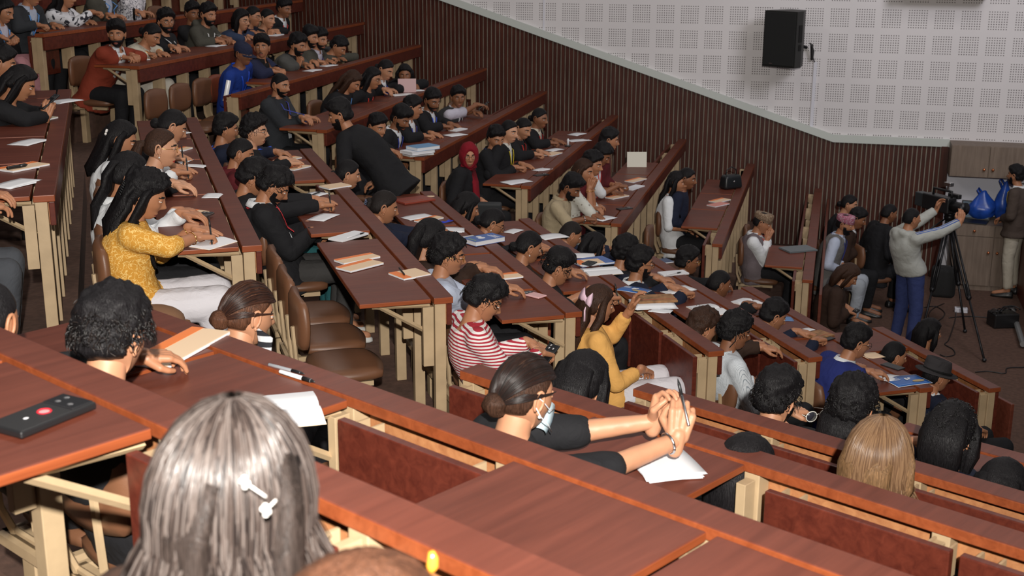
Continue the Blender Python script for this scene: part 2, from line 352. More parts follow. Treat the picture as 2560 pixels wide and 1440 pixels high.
DESKL = {
 ('S', -1): 'uppermost long desk by the slatted wall, seen only as beige posts at the top left',
 ('S', 0): 'long desk ending at the post beside the pink trousers at the top left',
 ('S', 1): 'long desk in front of the man in the rust red blazer', ('S', 2): 'long desk in front of the man in the blue cap and jacket',
 ('S', 3): 'long desk by the wall with a white tablet and a raised pink paper on it', ('S', 4): 'long desk by the wall with a stack of thick books on its aisle end',
 ('S', 5): 'long desk by the wall in front of the woman in the red headscarf', ('S', 6): 'long desk by the wall where the man in the beige shirt writes',
 ('S', 7): 'long desk by the wall with a black handbag on it', ('S', 8): 'frontmost desk by the slatted wall, seen end on, with a grey laptop',
 ('M', 0): 'long desk at the far left edge behind the dark-haired people', ('M', 1): 'long desk at the left edge with a tall beige end post and dark front panel',
 ('M', 2): 'long desk where the woman in the yellow floral tunic writes', ('M', 3): 'long desk with orange notebooks and an upright cream card at its end',
 ('M', 4): 'long desk with the pink phone at its end and a blue textbook farther up', ('M', 5): 'long desk with a brown notebook stack beyond its folded dark boards',
 ('M', 6): 'long desk behind the man in the white pinstriped shirt', ('M', 7): 'long desk with the blue poster and paper by the man in blue blazer',
 ('M', 8): 'frontmost middle desk before the open floor, behind the man in the fedora',
 ('N', 0): 'nearest desk carrying the black phone, passing behind the blurred woman', ('N', 1): 'near desk with the orange spiral notebook, two pens and an open notepad',
 ('N', 2): 'near desk with the white spiral pad before the masked woman', ('N', 3): 'near desk crossing behind the blond head with folded boards',
 ('N', 4): 'short end of a desk near the right edge beside the clasped hands'}
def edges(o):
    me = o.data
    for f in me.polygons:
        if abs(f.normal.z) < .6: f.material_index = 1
SP = {'S': .46, 'M': .47, 'N': .58}
DK = {}
for b in ROWS:
    for k, (n_, d0, d1) in ROWS[b].items():
        root = empty('lecture_desk', BP(b, n_, d0, H(k)-HD), ANG[b]); L_ = d1-d0; DK[b, k] = root
        tag(root, DESKL[b, k], 'desk', 'long lecture desks in stepped rows')
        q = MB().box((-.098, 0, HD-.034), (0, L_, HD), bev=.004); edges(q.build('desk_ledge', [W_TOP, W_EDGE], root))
        low = HD-.150 if k < 8 else .06
        MB().box((-.030, .012, low), (-.004, L_-.012, HD-.035), bev=.003).build('front_panel', [W_PAN], root)
        MB().box((-.034, .02, low+.004), (-.031, L_-.02, HD-.04)).build('panel_lining', [W_IN], root)
        if k == 8: MB().box((.062, -.05, 0 if b != 'S' else .0), (.090, L_-.02, HD-.12), bev=.004).build('front_board', [W_TOP], root)
        sp = SP[b]; npst = int(L_/sp)+1
        ys = [min(.035+i*sp, L_-.03) for i in range(npst)]
        if b == 'N': ys = [L_-y for y in ys]
        for y in ys:
            p = MB(); p.box((-.092, y-.026, 0), (-.036, y+.026, HD-.035), bev=.003)
            p.box((-.150, y-.016, HD-.36), (-.096, y+.016, HD-.05), bev=.002)
            po = p.build('post', [BEIGE], root)
        bl = BO.get((b, k))
        if bl is None:
            bl = []; y = d0+.01
            while y < d1-.3:
                e = min(y+sp*2-.01, d1); bl.append((y, e, 'u')); y += sp*2
        for (a, e, st) in bl:
            a, e = sorted((a-d0, e-d0)); c = .008
            if st == 'u':
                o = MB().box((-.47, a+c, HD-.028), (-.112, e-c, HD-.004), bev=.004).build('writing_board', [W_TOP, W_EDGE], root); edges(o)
                for y in (a+.05, e-.05):
                    br = MB(); br.add(*tube([(-.10, y, HD-.20), (-.36, y, HD-.04), (-.40, y, HD-.035), (-.25, y, HD-.042), (-.11, y, HD-.05)], .012, seg=4)); br.build('folding_bracket', [BEIGE], o)
            else:
                o = MB().box((-.190, a+c, HD-.40), (-.163, e-c, HD-.026), bev=.004).build('writing_board', [W_PAN], root)
                for y in (a+.06, e-.06):
                    br = MB(); br.box((-.168, y-.035, HD-.13), (-.10, y-.028, HD-.04)); br.box((-.168, y+.022, HD-.13), (-.10, y+.03, HD-.04)); br.add(*tube([(-.165, y-.05, HD-.075), (-.165, y+.05, HD-.075)], .008, seg=6))
                    br.build('hinge_bracket', [BEIGE], o)

# ------------------------------------------------------------------ chairs
def pad(w, h, t, bend=0, corner=.09, puff=.012):
    # upholstered pad in the y/z plane, thickness along x
    V = []; F = []; n = 14; mm = 8; 
    for side in (1, -1):
        for i in range(mm+1):
            for j in range(n+1):
                u = -1+2*j/n; v = -1+2*i/mm
                # squircle mapping
                uu = u*math.sqrt(max(0, 1-.28*v*v)); vv = v*math.sqrt(max(0, 1-.28*u*u))
                e = max(abs(u), abs(v)); d = t/2*(1-.0*e) if e < .99 else t*.22
                x = side*(d+puff*(1-u*u)*(1-v*v)*(1 if side > 0 else .3))+bend*(uu*uu)
                V.append((x, uu*w/2*1.02, vv*h/2*1.02))
    N1 = (mm+1)*(n+1)
    for i in range(mm):
        for j in range(n):
            a = i*(n+1)+j; F.append((a, a+1, a+n+2, a+n+1)); F.append((N1+a, N1+a+n+1, N1+a+n+2, N1+a+1))
    rim = [j for j in range(n+1)]+[i*(n+1)+n for i in range(1, mm+1)]+[mm*(n+1)+j for j in range(n-1, -1, -1)]+[i*(n+1) for i in range(mm-1, 0, -1)]
    for a, c in zip(rim, rim[1:]+rim[:1]): F.append((a, a+N1, c+N1, c))
    return V, F
def make_chair(m):
    r = empty('lecture_chair', (0, 0, 0))
    V, F = pad(.385, .27, .05, bend=.03); V = [(x-.235, y, z+.672) for x, y, z in V]
    mesh_obj('backrest', V, F, [m], r, True)
    V, F = pad(.40, .37, .06, bend=0, puff=.014); V = [(-z, y, x+.40) for x, y, z in V]
    mesh_obj('seat', V, F, [m], r, True)
    s = MB(); s.add(*tube([(-.215, -.10, .36), (-.25, -.10, .45), (-.262, -.10, .66)], .012, seg=6)); s.add(*tube([(-.215, .10, .36), (-.25, .10, .45), (-.262, .10, .66)], .012, seg=6))
    s.box((-.23, -.15, .335), (.12, -.125, .36)); s.box((-.23, .125, .335), (.12, .15, .36))
    s.box((-.01, -.15, .335), (.02, .15, .345)); s.add(*tube([(-.215, -.10, .37), (-.215, .10, .37)], .010, seg=6)); s.box((-.23, -.15, .34), (-.205, .15, .36))
    s.build('bracket', [BEIGE], r)
    p = MB(); p.box((-.235, -.035, 0), (-.185, .035, .35), bev=.004); p.box((-.25, -.14, .33), (-.17, .14, .36)); p.build('pedestal', [BEIGE], r)
    return r
CH = [make_chair(LEATH), make_chair(LEATHR), make_chair(LEATHT)]
for c in CH: tag(c, 'x', 'chair')
CHU = [False]*3
def place_chair(b, k, d, label, kind=0, group=None):
    if CHU[kind]: r = copy_tree(CH[kind])
    else: r = CH[kind]; CHU[kind] = True
    n_ = nn(b, k); r.location = BP(b, n_-.53, d, H(k)-HD); r.rotation_euler = (0, 0, ANG[b])
    r['label'] = label; r['category'] = 'chair'; r['group'] = group or 'padded lecture chairs along the desks'
    return r

# ------------------------------------------------------------------ people: templates
def sst(a, b, x): t = np.clip((x-a)/(b-a), 0, 1); return t*t*(3-2*t)
NH_PHI, NH_TH = 76, 56
def head_template():
    dirs = []; V = []
    for i in range(NH_TH+1):
        th = math.pi*i/NH_TH
        for j in range(NH_PHI):
            s = 2*math.pi*j/NH_PHI; ph = s-.42*math.sin(s)   # denser at the face
            dirs.append((math.sin(th)*math.cos(ph), math.sin(th)*math.sin(ph), math.cos(th)))
    D = np.array(dirs); x, y, z = D.T
    P = np.stack([x*.094, y*.074, z*.113], 1)
    low = sst(0, -1, z)
    P[:, 1] *= 1-.30*low*(.4+.6*(x > 0))-.05*sst(.3, 1, z)
    back = sst(-.15, -.75, z)*sst(.25, -.5, x); P[:, 0] += back*.045
    P[:, 0] = np.where((x > 0) & (z < .55), P[:, 0]*(1-.10*sst(-.1, -.9, z)*0), P[:, 0])
    # flatten face a little and carry jaw forward
    P[:, 0] += sst(.2, .9, x)*sst(-.35, -.85, z)*.020
    X, Y, Z = P.T.copy(); fr = sst(.15, .5, x)
    g = lambda cy, cz, sy, sz: np.exp(-((Y-cy)/sy)**2-((Z-cz)/sz)**2)
    P[:, 0] += fr*(.024*g(0, -.020, .0105, .014)+.012*g(0, .002, .009, .022)+.006*g(0, -.062, .022, .007)+.0045*g(0, -.076, .018, .006)-.004*g(0, -.069, .024, .0028)
                   +.010*g(0, -.102, .020, .014)+.005*g(0, .034, .045, .010)-.010*(g(.032, .010, .015, .012)+g(-.032, .010, .015, .012))
                   +.004*(g(.045, -.022, .018, .016)+g(-.045, -.022, .018, .016))+.006*(g(.012, -.028, .007, .007)+g(-.012, -.028, .007, .007)))
    P[:, 1] += fr*0
    F = []; MI = []
    for i in range(NH_TH):
        for j in range(NH_PHI):
            j2 = (j+1) % NH_PHI; F.append((i*NH_PHI+j, (i+1)*NH_PHI+j, (i+1)*NH_PHI+j2, i*NH_PHI+j2))
            c = P[[i*NH_PHI+j, (i+1)*NH_PHI+j2]].mean(0); m_ = 0
            if c[0] > .05:
                ay = abs(c[1])
                if .014 < ay < .052 and abs(c[2]-(.031-.10*max(0, ay-.034))) < .0042: m_ = 1
                if ay < .023 and abs(c[2]+.068) < .0095*(1-ay/.034): m_ = 2
            MI.append(m_)
    return D, P, F, MI
HD_D, HD_P, HD_F, HD_MI = head_template()
def head_parts():
    V = [tuple(p) for p in HD_P]; F = list(HD_F); MI = list(HD_MI)
    def add(v, f, mi):
        o = len(V); V.extend([tuple(p) for p in v]); F.extend([tuple(i+o for i in q) for q in f]); MI.extend([mi]*len(f))
    for s in (1, -1):
        v, f = sphere((.0745, s*.031, .011), .0125, 12, 8); add(v, f, 3)
        v, f = sphere((.0815, s*.031, .011), (.0068, .0062, .0062), 10, 6); add(v, f, 4)
        # lids
        v, f = sphere((.0742, s*.031, .0165), (.0135, .0155, .0085), 12, 6); add(v, f, 0)
        v, f = sphere((.0735, s*.031, .0045), (.0130, .0150, .0060), 12, 6); add(v, f, 0)
        # ear: rim, lobe and hollow
        rim = []
        for a in range(0, 13):
            an = R_(-70+a*27); rim.append((-.008-.016*math.cos(an)*1-.004, s*(.0765+.007*math.sin(R_(a*14))), .004+.031*math.sin(an)*1))
        v, f = tube(rim, .0052, seg=6); add(v, f, 0)
        v, f = sphere((-.008, s*.0745, .002), (.016, .006, .027), 10, 6); add(v, f, 0)
        v, f = sphere((-.004, s*.0755, -.030), (.008, .005, .009), 8, 6); add(v, f, 0)
    return np.array(V), F, MI
HEADV, HEADF, HEADM = head_parts()
def hand_prims(curl, thumb):
    pr = []
    ys = (.033, .011, -.011, -.031); ls = (.068, .077, .071, .056)
    pr.append(capsule((-.03, 0, 0), (.015, 0, 0), .025, .027)); 
    for i, (y, l) in enumerate(zip(ys, ls)):
        k = np.array([.088-(.004 if i in (0, 3) else 0)-(.006 if i == 3 else 0), y, 0.]); pr.append(capsule((.01, y*.6, 0), k, .0165, .0125, 10))
        p = k; an = 0; c = curl[i] if hasattr(curl, '__len__') else curl
        for fr, r0, r1, cc in ((.46, .0098, .0088, .9), (.30, .0088, .0080, 1.1), (.24, .0080, .0068, .7)):
            an += R_(c)*cc; q = p+np.array([math.cos(an), y*.18*(1-c/120), -math.sin(an)])*l*fr; pr.append(capsule(p, q, r0, r1, 10)); p = q
    t0 = np.array([.022, .024, -.006]); t1 = np.array([.052, .052, -.014-thumb*.02]); t2 = np.array([.076, .056-thumb*.018, -.020-thumb*.028]); t3 = np.array([.094, .050-thumb*.030, -.024-thumb*.030])
    pr += [capsule(t0, t1, .0165, .0125, 10), capsule(t1, t2, .0115, .0100, 10), capsule(t2, t3, .0100, .0082, 10)]
    return pr
REQ = {}
def request(key, prims, voxel, smooth=2, disp=0):
    V = []; F = []
    for v, f in prims:
        o = len(V); V += [tuple(p) for p in v]; F += [tuple(i+o for i in q) for q in f]
    REQ[key] = [V, F, voxel, smooth, disp]
RES = {}
def run_requests():
    sc = bpy.data.scenes.new('tmp'); tx = bpy.data.textures.new('folds', 'CLOUDS'); tx.noise_scale = .075; tx.noise_depth = 2
    obs = {}
    for key, (V, F, vx, sm, dp) in REQ.items():
        me = bpy.data.meshes.new('t'); me.from_pydata(V, [], F); o = bpy.data.objects.new('t', me); sc.collection.objects.link(o)
        r = o.modifiers.new('r', 'REMESH'); r.mode = 'VOXEL'; r.voxel_size = vx
        if sm: s = o.modifiers.new('s', 'SMOOTH'); s.factor = .5; s.iterations = sm
        if dp: d = o.modifiers.new('d', 'DISPLACE'); d.texture = tx; d.strength = dp; d.mid_level = .5
        obs[key] = o
    sc.view_layers[0].update(); dg = sc.view_layers[0].depsgraph
    if dg is None:
        with bpy.context.temp_override(scene=sc, view_layer=sc.view_layers[0]): dg = bpy.context.evaluated_depsgraph_get()
    for key, o in obs.items():
        e = o.evaluated_get(dg); me = e.to_mesh(); n = len(me.vertices); V = np.empty(n*3, dtype=np.float32); me.vertices.foreach_get('co', V)
        V = V.reshape(-1, 3); nf = len(me.polygons); ls = np.empty(len(me.loops), dtype=np.int32); me.loops.foreach_get('vertex_index', ls)
        if len(ls) == nf*4: F = ls.reshape(-1, 4)
        else: F = [tuple(p.vertices) for p in me.polygons]
        RES[key] = (V, F); e.to_mesh_clear()
    for o in obs.values():
        me = o.data; bpy.data.objects.remove(o); bpy.data.meshes.remove(me)
    bpy.data.scenes.remove(sc); REQ.clear()
for nm, cu, th in (('flat', (10, 8, 10, 14), .1), ('relax', (24, 28, 30, 34), .4), ('grip', (52, 60, 66, 70), .9), ('clasp', (42, 44, 46, 50), .6)):
    request(('hand', nm, 1), hand_prims(cu, th), .0034, 2); request(('hand', nm, 0), hand_prims(cu, th), .0052, 1)

def rotm(yaw, pitch, roll=0):
    return np.array(Matrix.Rotation(R_(yaw), 3, 'Z') @ Matrix.Rotation(R_(pitch), 3, 'Y') @ Matrix.Rotation(R_(roll), 3, 'X'))
def unit(v): v = np.array(v, float); return v/(np.linalg.norm(v)+1e-12)
def ik(S, T, a, b, pole):
    S = np.array(S, float); T = np.array(T, float); d = T-S; L_ = np.linalg.norm(d); u = d/L_
    if L_ > (a+b)*.995: T = S+u*(a+b)*.995; L_ = (a+b)*.995
    x = (a*a-b*b+L_*L_)/(2*L_); h = math.sqrt(max(0, a*a-x*x)); p = np.array(pole, float); p = p-u*(p@u); p = unit(p)
    return S+u*x+p*h, T
KS = .95
class Person: pass
PEOPLE = []
def torso_loft(P, a, l, f, L_, inf, wide=1.0, deep=1.0, t0=-.12, t1=1.02, bow=.03, hem=None, female=0):
    st = [(-.12, .165, .115), (0, .168, .120), (.15, .160, .115), (.32, .142-.012*female, .105), (.5, .150-.010*female, .112+.012*female), (.68, .166-.012*female, .118+.008*female), (.84, .172-.015*female, .105), (.94, .145-.01*female, .085), (1.02, .085, .068)]
    st = [s for s in st if s[0] >= t0-.001 and s[0] <= t1+.001]
    if hem: st = [(-.30, .185, .150)]+st
    V = []; F = []; seg = 20
    for t, w_, d_ in st:
        c = P+a*(t*L_)-f*(bow*math.sin(math.pi*min(max(t, 0), 1)))+f*.0
        for j in range(seg):
            an = 2*math.pi*j/seg; cx, cy = math.cos(an), math.sin(an)
            V.append(c+f*cx*(d_*deep*KS*1.05+inf)+l*cy*(w_*wide*KS*1.08+inf))
    n = len(st)
    for i in range(n-1):
        for j in range(seg): j2 = (j+1) % seg; F.append((i*seg+j, i*seg+j2, (i+1)*seg+j2, (i+1)*seg+j))
    F.append(tuple(range(seg))[::-1]); F.append(tuple((n-1)*seg+j for j in range(seg)))
    return [tuple(v) for v in V], F
POSE = {  # right hand target, left hand target (local), hand shapes
 'write': ((.36, -.06, .80), (.36, .15, .785), 'grip', 'flat'), 'desk': ((.38, -.13, .785), (.38, .13, .785), 'relax', 'relax'),
 'fold': ((.31, .10, .80), (.33, -.10, .815), 'relax', 'relax'), 'lap': ((.22, -.07, .60), (.22, .07, .60), 'relax', 'relax'),
 'phone': ((.30, -.045, .87), (.30, .045, .87), 'grip', 'grip'), 'lphone': ((.24, -.04, .70), (.24, .05, .70), 'grip', 'grip'), 'clasp': ((.34, -.025, .97), (.34, .025, .97), 'clasp', 'clasp'),
 'chin': (None, (.34, .12, .79), 'grip', 'relax'), 'face': (None, None, 'clasp', 'clasp'), 'dclasp': ((.36, -.02, .81), (.37, .025, .82), 'clasp', 'clasp')}
def person(label, b, k, hx, hy, yaw=0, pitch=10, pose='write', zh=1.0, off=None, byaw=0, skin=1, hair=('short', 'black'), top=('jacket', 'black_suit', 'white_shirt'), pants='black_trousers',
           ex=(), female=0, group=None, dlat=0, hdir=None, size=1.0, lod=None, legs=True, rt=None, lt=None, sleeve=None, reach=None, roll=0, mode='sit', seatd=0):
    p = Person(); p.label = label; p.__dict__.update(locals())
    n_, d_ = nd(b); nk = nn(b, k); fz = H(k)-HD
    if b == 'S' and off is None:
        best = None
        for o_ in np.arange(.10, .72, .01):
            v = pray(hx, hy); Q = v*((nk-o_)/(v@n_)); z = Q[2]-fz; L_ = math.hypot(.60-o_-.045-0, z-.155-.475); e = abs(L_-.435)
            if best is None or e < best[0]: best = (e, Q)
        Q = best[1]
    elif off is not None: v = pray(hx, hy); Q = v*((nk-off)/(v@n_))
    else: Q = at_z(hx, hy, fz+zh)
    p.dist = float(Q@FW); p.lod = lod if lod is not None else (1 if p.dist < 8.5 else 0)
    dd = float(Q@d_); hn = float(Q@n_)
    px = nk-.60+seatd
    p.chair_d = dd-dlat
    p.root_loc = BP(b, px, dd-dlat, fz); p.ang = ANG[b]+R_(byaw)
    c, s = math.cos(-p.ang), math.sin(-p.ang); dl = Q-p.root_loc
    Hc = np.array([dl[0]*c-dl[1]*s, dl[0]*s+dl[1]*c, dl[2]])
    p.setup(Hc) if False else None
    build_prims(p, Hc); PEOPLE.append(p); return p
def build_prims(p, Hc):
    S = KS*p.size; Rh = rotm(p.yaw, p.pitch, p.roll); p.Hc = Hc; p.Rh = Rh; p.S = S
    idx = len(PEOPLE); p.idx = idx; fe = p.female
    Nb = Hc+Rh@np.array([-.022, 0, -.085])*S+np.array([-.030, 0, -.060])*S
    if p.mode == 'sit': P = np.array([0, 0, .475])
    else: P = p.pelvis
    if p.mode == 'sit' and np.linalg.norm(Nb-P) > .52: P = P+unit(Nb-P)*0+np.array([(Nb[0]-P[0])*.35, (Nb[1]-P[1])*.5, 0])
    ax = Nb-P; L_ = np.linalg.norm(ax); a = ax/L_
    tw = getattr(p, 'twist', 0)
    y0 = np.array([-math.sin(tw), math.cos(tw), 0.]); l = unit(y0-a*(a@y0)); f = np.cross(l, a)
    p.P, p.a, p.l, p.f, p.L_, p.Nb = P, a, l, f, L_, Nb
    sh = [(.182-.022*fe)*S, -.042*S]
    SR = Nb-l*sh[0]+a*sh[1]; SL = Nb+l*sh[0]+a*sh[1]
    rt, lt, hr, hl = POSE[p.pose] if p.pose in POSE else ((.3, -.1, .6), (.3, .1, .6), 'relax', 'relax')
    if p.pose == 'chin': rt = Hc+Rh@np.array([.085, -.02, -.135])*S
    if p.pose == 'face': rt = Hc+Rh@np.array([.11, -.03, -.06])*S; lt = Hc+Rh@np.array([.11, .03, -.06])*S
    if p.rt is not None: rt = p.rt
    if p.lt is not None: lt = p.lt
    p.arms = []
    for sd, Sh, T, hs in ((-1, SR, rt, hr), (1, SL, lt, hl)):
        T = np.array(T, float); up_ = p.pose in ('chin', 'face', 'clasp', 'phone') and (sd < 0 or p.pose != 'chin')
        if p.rt is not None and T[2] > 1.0: up_ = True
        hd = unit((T-Sh)*np.array([1, 1, .3])); 
        if up_: hd = unit(np.array([.25, -sd*.12, .95]))
        elif T[2] > .72 and p.mode == 'sit': hd = unit(np.array([.92, -sd*.38, -.10]))
        else: hd = unit(np.array([.75, -sd*.45, -.35]))
        if getattr(p, 'hdir', None): hd = unit(p.hdir[0 if sd < 0 else 1])
        Wt = T-hd*.075*S
        E_, Wt = ik(Sh, Wt, .27*S, .245*S, l*sd*.55-np.array([0, 0, 1.])-f*.25)
        if p.mode == 'sit' and E_[2] < .79 and E_[0] > .14: E_[2] = .79
        zb = np.array([0, 0, 1.]) if not up_ else unit(np.array([-.3, sd*1.0, .1]))
        x = hd; z = unit(zb-x*(zb@x)); y = np.cross(z, x); M_ = np.stack([x, y, z], 1)
        if sd > 0: M_ = M_ @ np.diag([1, -1, 1])
        p.arms.append((sd, Sh, E_, Wt, M_, hs))
    # legs
    p.legs_ = []
    if p.mode == 'sit':
        for sd in (-1, 1):
            hp = P+np.array([0, sd*.085*S, -.01]); kn = np.array([.40*S+P[0]*.3, sd*.115*S+P[1], .475]); an = np.array([.33+P[0]*.3, sd*.10*S+P[1], .075]); to = an+np.array([.15, sd*.02, -.035])
            if getattr(p, 'kneeout', None) and sd in p.kneeout: kn, an, to = [np.array(q, float) for q in p.kneeout[sd]]
            p.legs_.append((sd, hp, kn, an, to))
    else: p.legs_ = p.legpts
    # body prims
    v = .0135 if p.lod else .019
    pr = [torso_loft(P, a, l, f, L_, 0, female=fe)]
    pr.append(capsule(Nb-a*.03, Hc+Rh@np.array([-.012, 0, -.05])*S, .056*S, .052*S)); pr.append(capsule(SR*.97+Nb*.03, SL*.97+Nb*.03, .050*S, .050*S))
    for sd, Sh, E_, Wt, M_, hs in p.arms:
        pr += [capsule(Sh, E_, .050*S, .038*S), capsule(E_, Wt, .038*S, .026*S)]
    for sd, hp, kn, an, to in p.legs_:
        pr += [capsule(hp, kn, .085*S, .056*S), capsule(kn, an, .055*S, .036*S), capsule(an, to, .036*S, .03*S)]
    request((idx, 'body'), pr, v*.8, 3)
    st = p.top[0]; ji = .022 if st in ('jacket', 'coat', 'hoodie') else .013
    # clothes
    longs = p.sleeve if p.sleeve is not None else 1.0
    def sleeves(inf, frac):
        o = []
        for sd, Sh, E_, Wt, M_, hs in p.arms:
            if frac <= .5:
                q = Sh+(E_-Sh)*min(1, frac*2); o.append(capsule(Sh, q, .052*S+inf, .046*S+inf*1.3))
            else:
                q = E_+(Wt-E_)*((frac-.5)*2*.93); o.append(capsule(Sh, E_, .056*S+inf, .044*S+inf)); V, F = tube([E_, E_+(q-E_)*.5, q-(q-E_)*.03, q], [.044*S+inf, .040*S+inf*.9, .035*S+inf*.8, .033*S+inf*.8], seg=14); o.append((V, F)); o.append(sphere(E_, .040*S+inf))
        return o
    shc = lambda inf: capsule(SR, SL, .052*S+inf, .052*S+inf)
    vt = .0125 if p.lod else .018; dp = .012 if st in ('jacket', 'shirt', 'kurta', 'hoodie', 'coat', 'vest') else .010
    hem = st in ('jacket', 'kurta', 'coat', 'shirt')
    if st == 'vest':
        request((idx, 'vest'), [torso_loft(P, a, l, f, L_, .024, female=fe, hem=True), capsule(SR*.75+Nb*.25, SL*.75+Nb*.25, .055*S+.014, .055*S+.014)], vt, 2, dp)
        request((idx, 'inner'), [torso_loft(P, a, l, f, L_, .010, female=fe), shc(.010)]+sleeves(.013, longs), vt, 2, dp)
    else:
        pr = [torso_loft(P, a, l, f, L_, ji, female=fe, hem=hem), shc(ji)]+sleeves(ji*.8, longs)
        if st == 'hoodie': pr += [capsule(Nb-f*.07-l*.07+a*.03, Nb-f*.07+l*.07+a*.03, .045, .045), capsule(Nb-f*.09+a*.0, Nb-f*.085-a*.08, .06, .04)]
        if st == 'kurta' and p.mode == 'sit':
            for sd, hp, kn, an, to in p.legs_: pr.append(capsule(hp, kn, .10*S, .085*S))
        request((idx, 'outer'), pr, vt, 2, dp)
        if st in ('jacket', 'coat'): request((idx, 'inner'), [torso_loft(P, a, l, f, L_, .011, female=fe, t0=.3)], vt, 2, .006)
    if p.legs:
        pr = [torso_loft(P, a, l, f, L_, .008, female=fe, t0=-.12, t1=.2)]
        for sd, hp, kn, an, to in p.legs_:
            w_ = 1.35 if 'wide' in p.pants else 1.0
            pr += [capsule(hp, kn, .088*S+.010, .062*S*w_+.010)]; d = an-kn; V, F = tube([kn, kn+d*.5, kn+d*.93], [.062*S*w_+.012, .052*S*w_+.012, .046*S*w_+.014], seg=14); pr += [(V, F), sphere(kn, .062*S*w_+.011)]
        request((idx, 'pants'), pr, vt, 2, .010)
# hair volumes in head space -------------------------------------------------
def hair_cap(T, top=.0, noise_amp=.006, nsc=28, low_back=-.55, front=.50, side=.02, seed=0, ridge=0, sweep=0, full=0):
    D = HD_D; x, y, z = D.T
    thr = np.interp(x, [-1, -.5, -.15, .15, .35, .75, 1], [low_back, low_back+.04, side-.12, side+.04, .20, front-.02, front+.02])
    thr = thr+.07*np.array([noise.noise(Vector((d[1]*5+seed*7.7, d[2]*4, seed*2.3))) for d in D])*(x > .2)
    m_ = sst(-.02, .24, z-thr)
    th = T*(.30+.70*sst(-.25, .45, z+.5*sst(0, -.6, x)))+top*sst(.15, .85, z)
    P0 = np.stack([x*.094, y*.074, z*.113], 1); P0[:, 1] *= 1-.05*sst(.3, 1, z)
    back = sst(-.15, -.75, z)*sst(.25, -.5, x); P0[:, 0] += back*.035
    nv = np.array([noise.noise(Vector((d[0]*nsc/10+seed*3.1, d[1]*nsc/10, d[2]*nsc/10))) + .5*noise.noise(Vector((d[0]*nsc/4, d[1]*nsc/4+seed, d[2]*nsc/4))) for d in D])
    if ridge: nv = nv+ridge*np.sin(np.arctan2(y, x+.3)*26+3*np.array([noise.noise(Vector(d*3)) for d in D]))*.35
    r = th+noise_amp*nv
    P = P0+D*(r*m_-.014*(1-m_))[:, None]
    if sweep: P[:, 0] += sweep*sst(.3, .9, z)*sst(0, .8, x)
    return [tuple(p) for p in P], list(HD_F)
def beard_cap(t=.007, seed=0, full=1):
    D = HD_D; x, y, z = D.T; Y = HD_P[:, 1]; Z = HD_P[:, 2]
    m_ = sst(-.30, -.45, z)*sst(-.02, .12, x)*full
    m_ = np.maximum(m_, sst(.0, -.2, z)*sst(.05, .15, x)*sst(.50, .42, x)*full)
    mu = np.exp(-((Z+.050)/.0055)**2)*sst(.030, .022, np.abs(Y))*(x > .5); m_ = np.maximum(m_, mu)
    lips = np.exp(-((Z+.068)/.009)**2-(Y/.021)**2)*(x > .4); m_ = m_*(1-np.clip(lips*1.6, 0, 1))
    nv = np.array([noise.noise(Vector(d*14)) for d in D]); P = HD_P+D*((t+.003*nv)*m_-.006*(1-m_))[:, None]
    return [tuple(p) for p in P], list(HD_F)
CAPC = {}
def capc(key, *a, **k):
    if key not in CAPC: CAPC[key] = hair_cap(*a, **k)
    return CAPC[key]
def ribbon_lock(P, w, d, seg=10, wob=.006, seed=0):
    # flattened hanging lock with ridges
    n = len(P); V, F = tube(P, d, seg=seg*2, ry=w, up=(1, 0, .01)); V = np.array(V)
    for i in range(len(V)):
        j = i % (seg*2); V[i, 0] += wob*math.sin(j*2.4+seed+V[i, 2]*18); V[i, 1] += wob*.6*math.sin(j*1.7+V[i, 2]*11+seed)
    return [tuple(v) for v in V], F

# ------------------------------------------------------------------ people: assembly
TOPC = {'black_suit': (.012, .012, .014), 'charcoal_suit': (.030, .033, .038), 'navy_suit': (.018, .022, .055), 'grey_suit': (.075, .075, .070), 'olive_suit': (.065, .062, .050),
        'white_shirt': (.72, .74, .76), 'rust_blazer': (.24, .040, .020), 'cream_top': (.60, .56, .46), 'blue_jacket': (.012, .04, .24), 'navy_sweat': (.03, .045, .09),
        'beige_shirt': (.42, .34, .22), 'light_blue_shirt': (.45, .50, .62), 'royal_blazer': (.020, .030, .16), 'yellow_cardigan': (.78, .42, .12), 'dark_brown_coat': (.035, .018, .012),
        'grey_vest': (.16, .155, .15), 'dark_vest': (.035, .036, .038), 'grey_hoodie': (.42, .43, .40), 'tweed_jacket': (.075, .055, .045), 'maroon_shirt': (.10, .012, .016), 'lilac_shirt': (.55, .53, .62), 'dark_navy': (.012, .016, .035), 'mauve_vest': (.16, .13, .14)}
def topmat(n):
    if n == 'floral_kurta': return cloth('mustard_floral_print', (.62, .30, .045), 'floral', (.85, .58, .20), 24)
    if n == 'red_stripes': return cloth('red_white_stripes', (.42, .03, .05), 'stripe', (.80, .76, .74), 18)
    if n == 'pinstripe': return cloth('white_pinstripes', (.66, .70, .74), 'pin', (.30, .34, .38), 55)
    if n == 'mono_blotch': return cloth('white_black_print', (.72, .72, .76), 'blotch', (.03, .03, .04), 9)
    if n == 'mono_doodle': return cloth('white_doodle_print', (.74, .72, .76), 'floral', (.10, .10, .13), 16)
    if n == 'white_floral': return cloth('white_leaf_print', (.66, .66, .60), 'dots', (.30, .26, .22), 22)
    if n == 'cream_print': return cloth('cream_dotted_print', (.58, .54, .44), 'dots', (.44, .36, .26), 30)
    return cloth(n, TOPC[n])
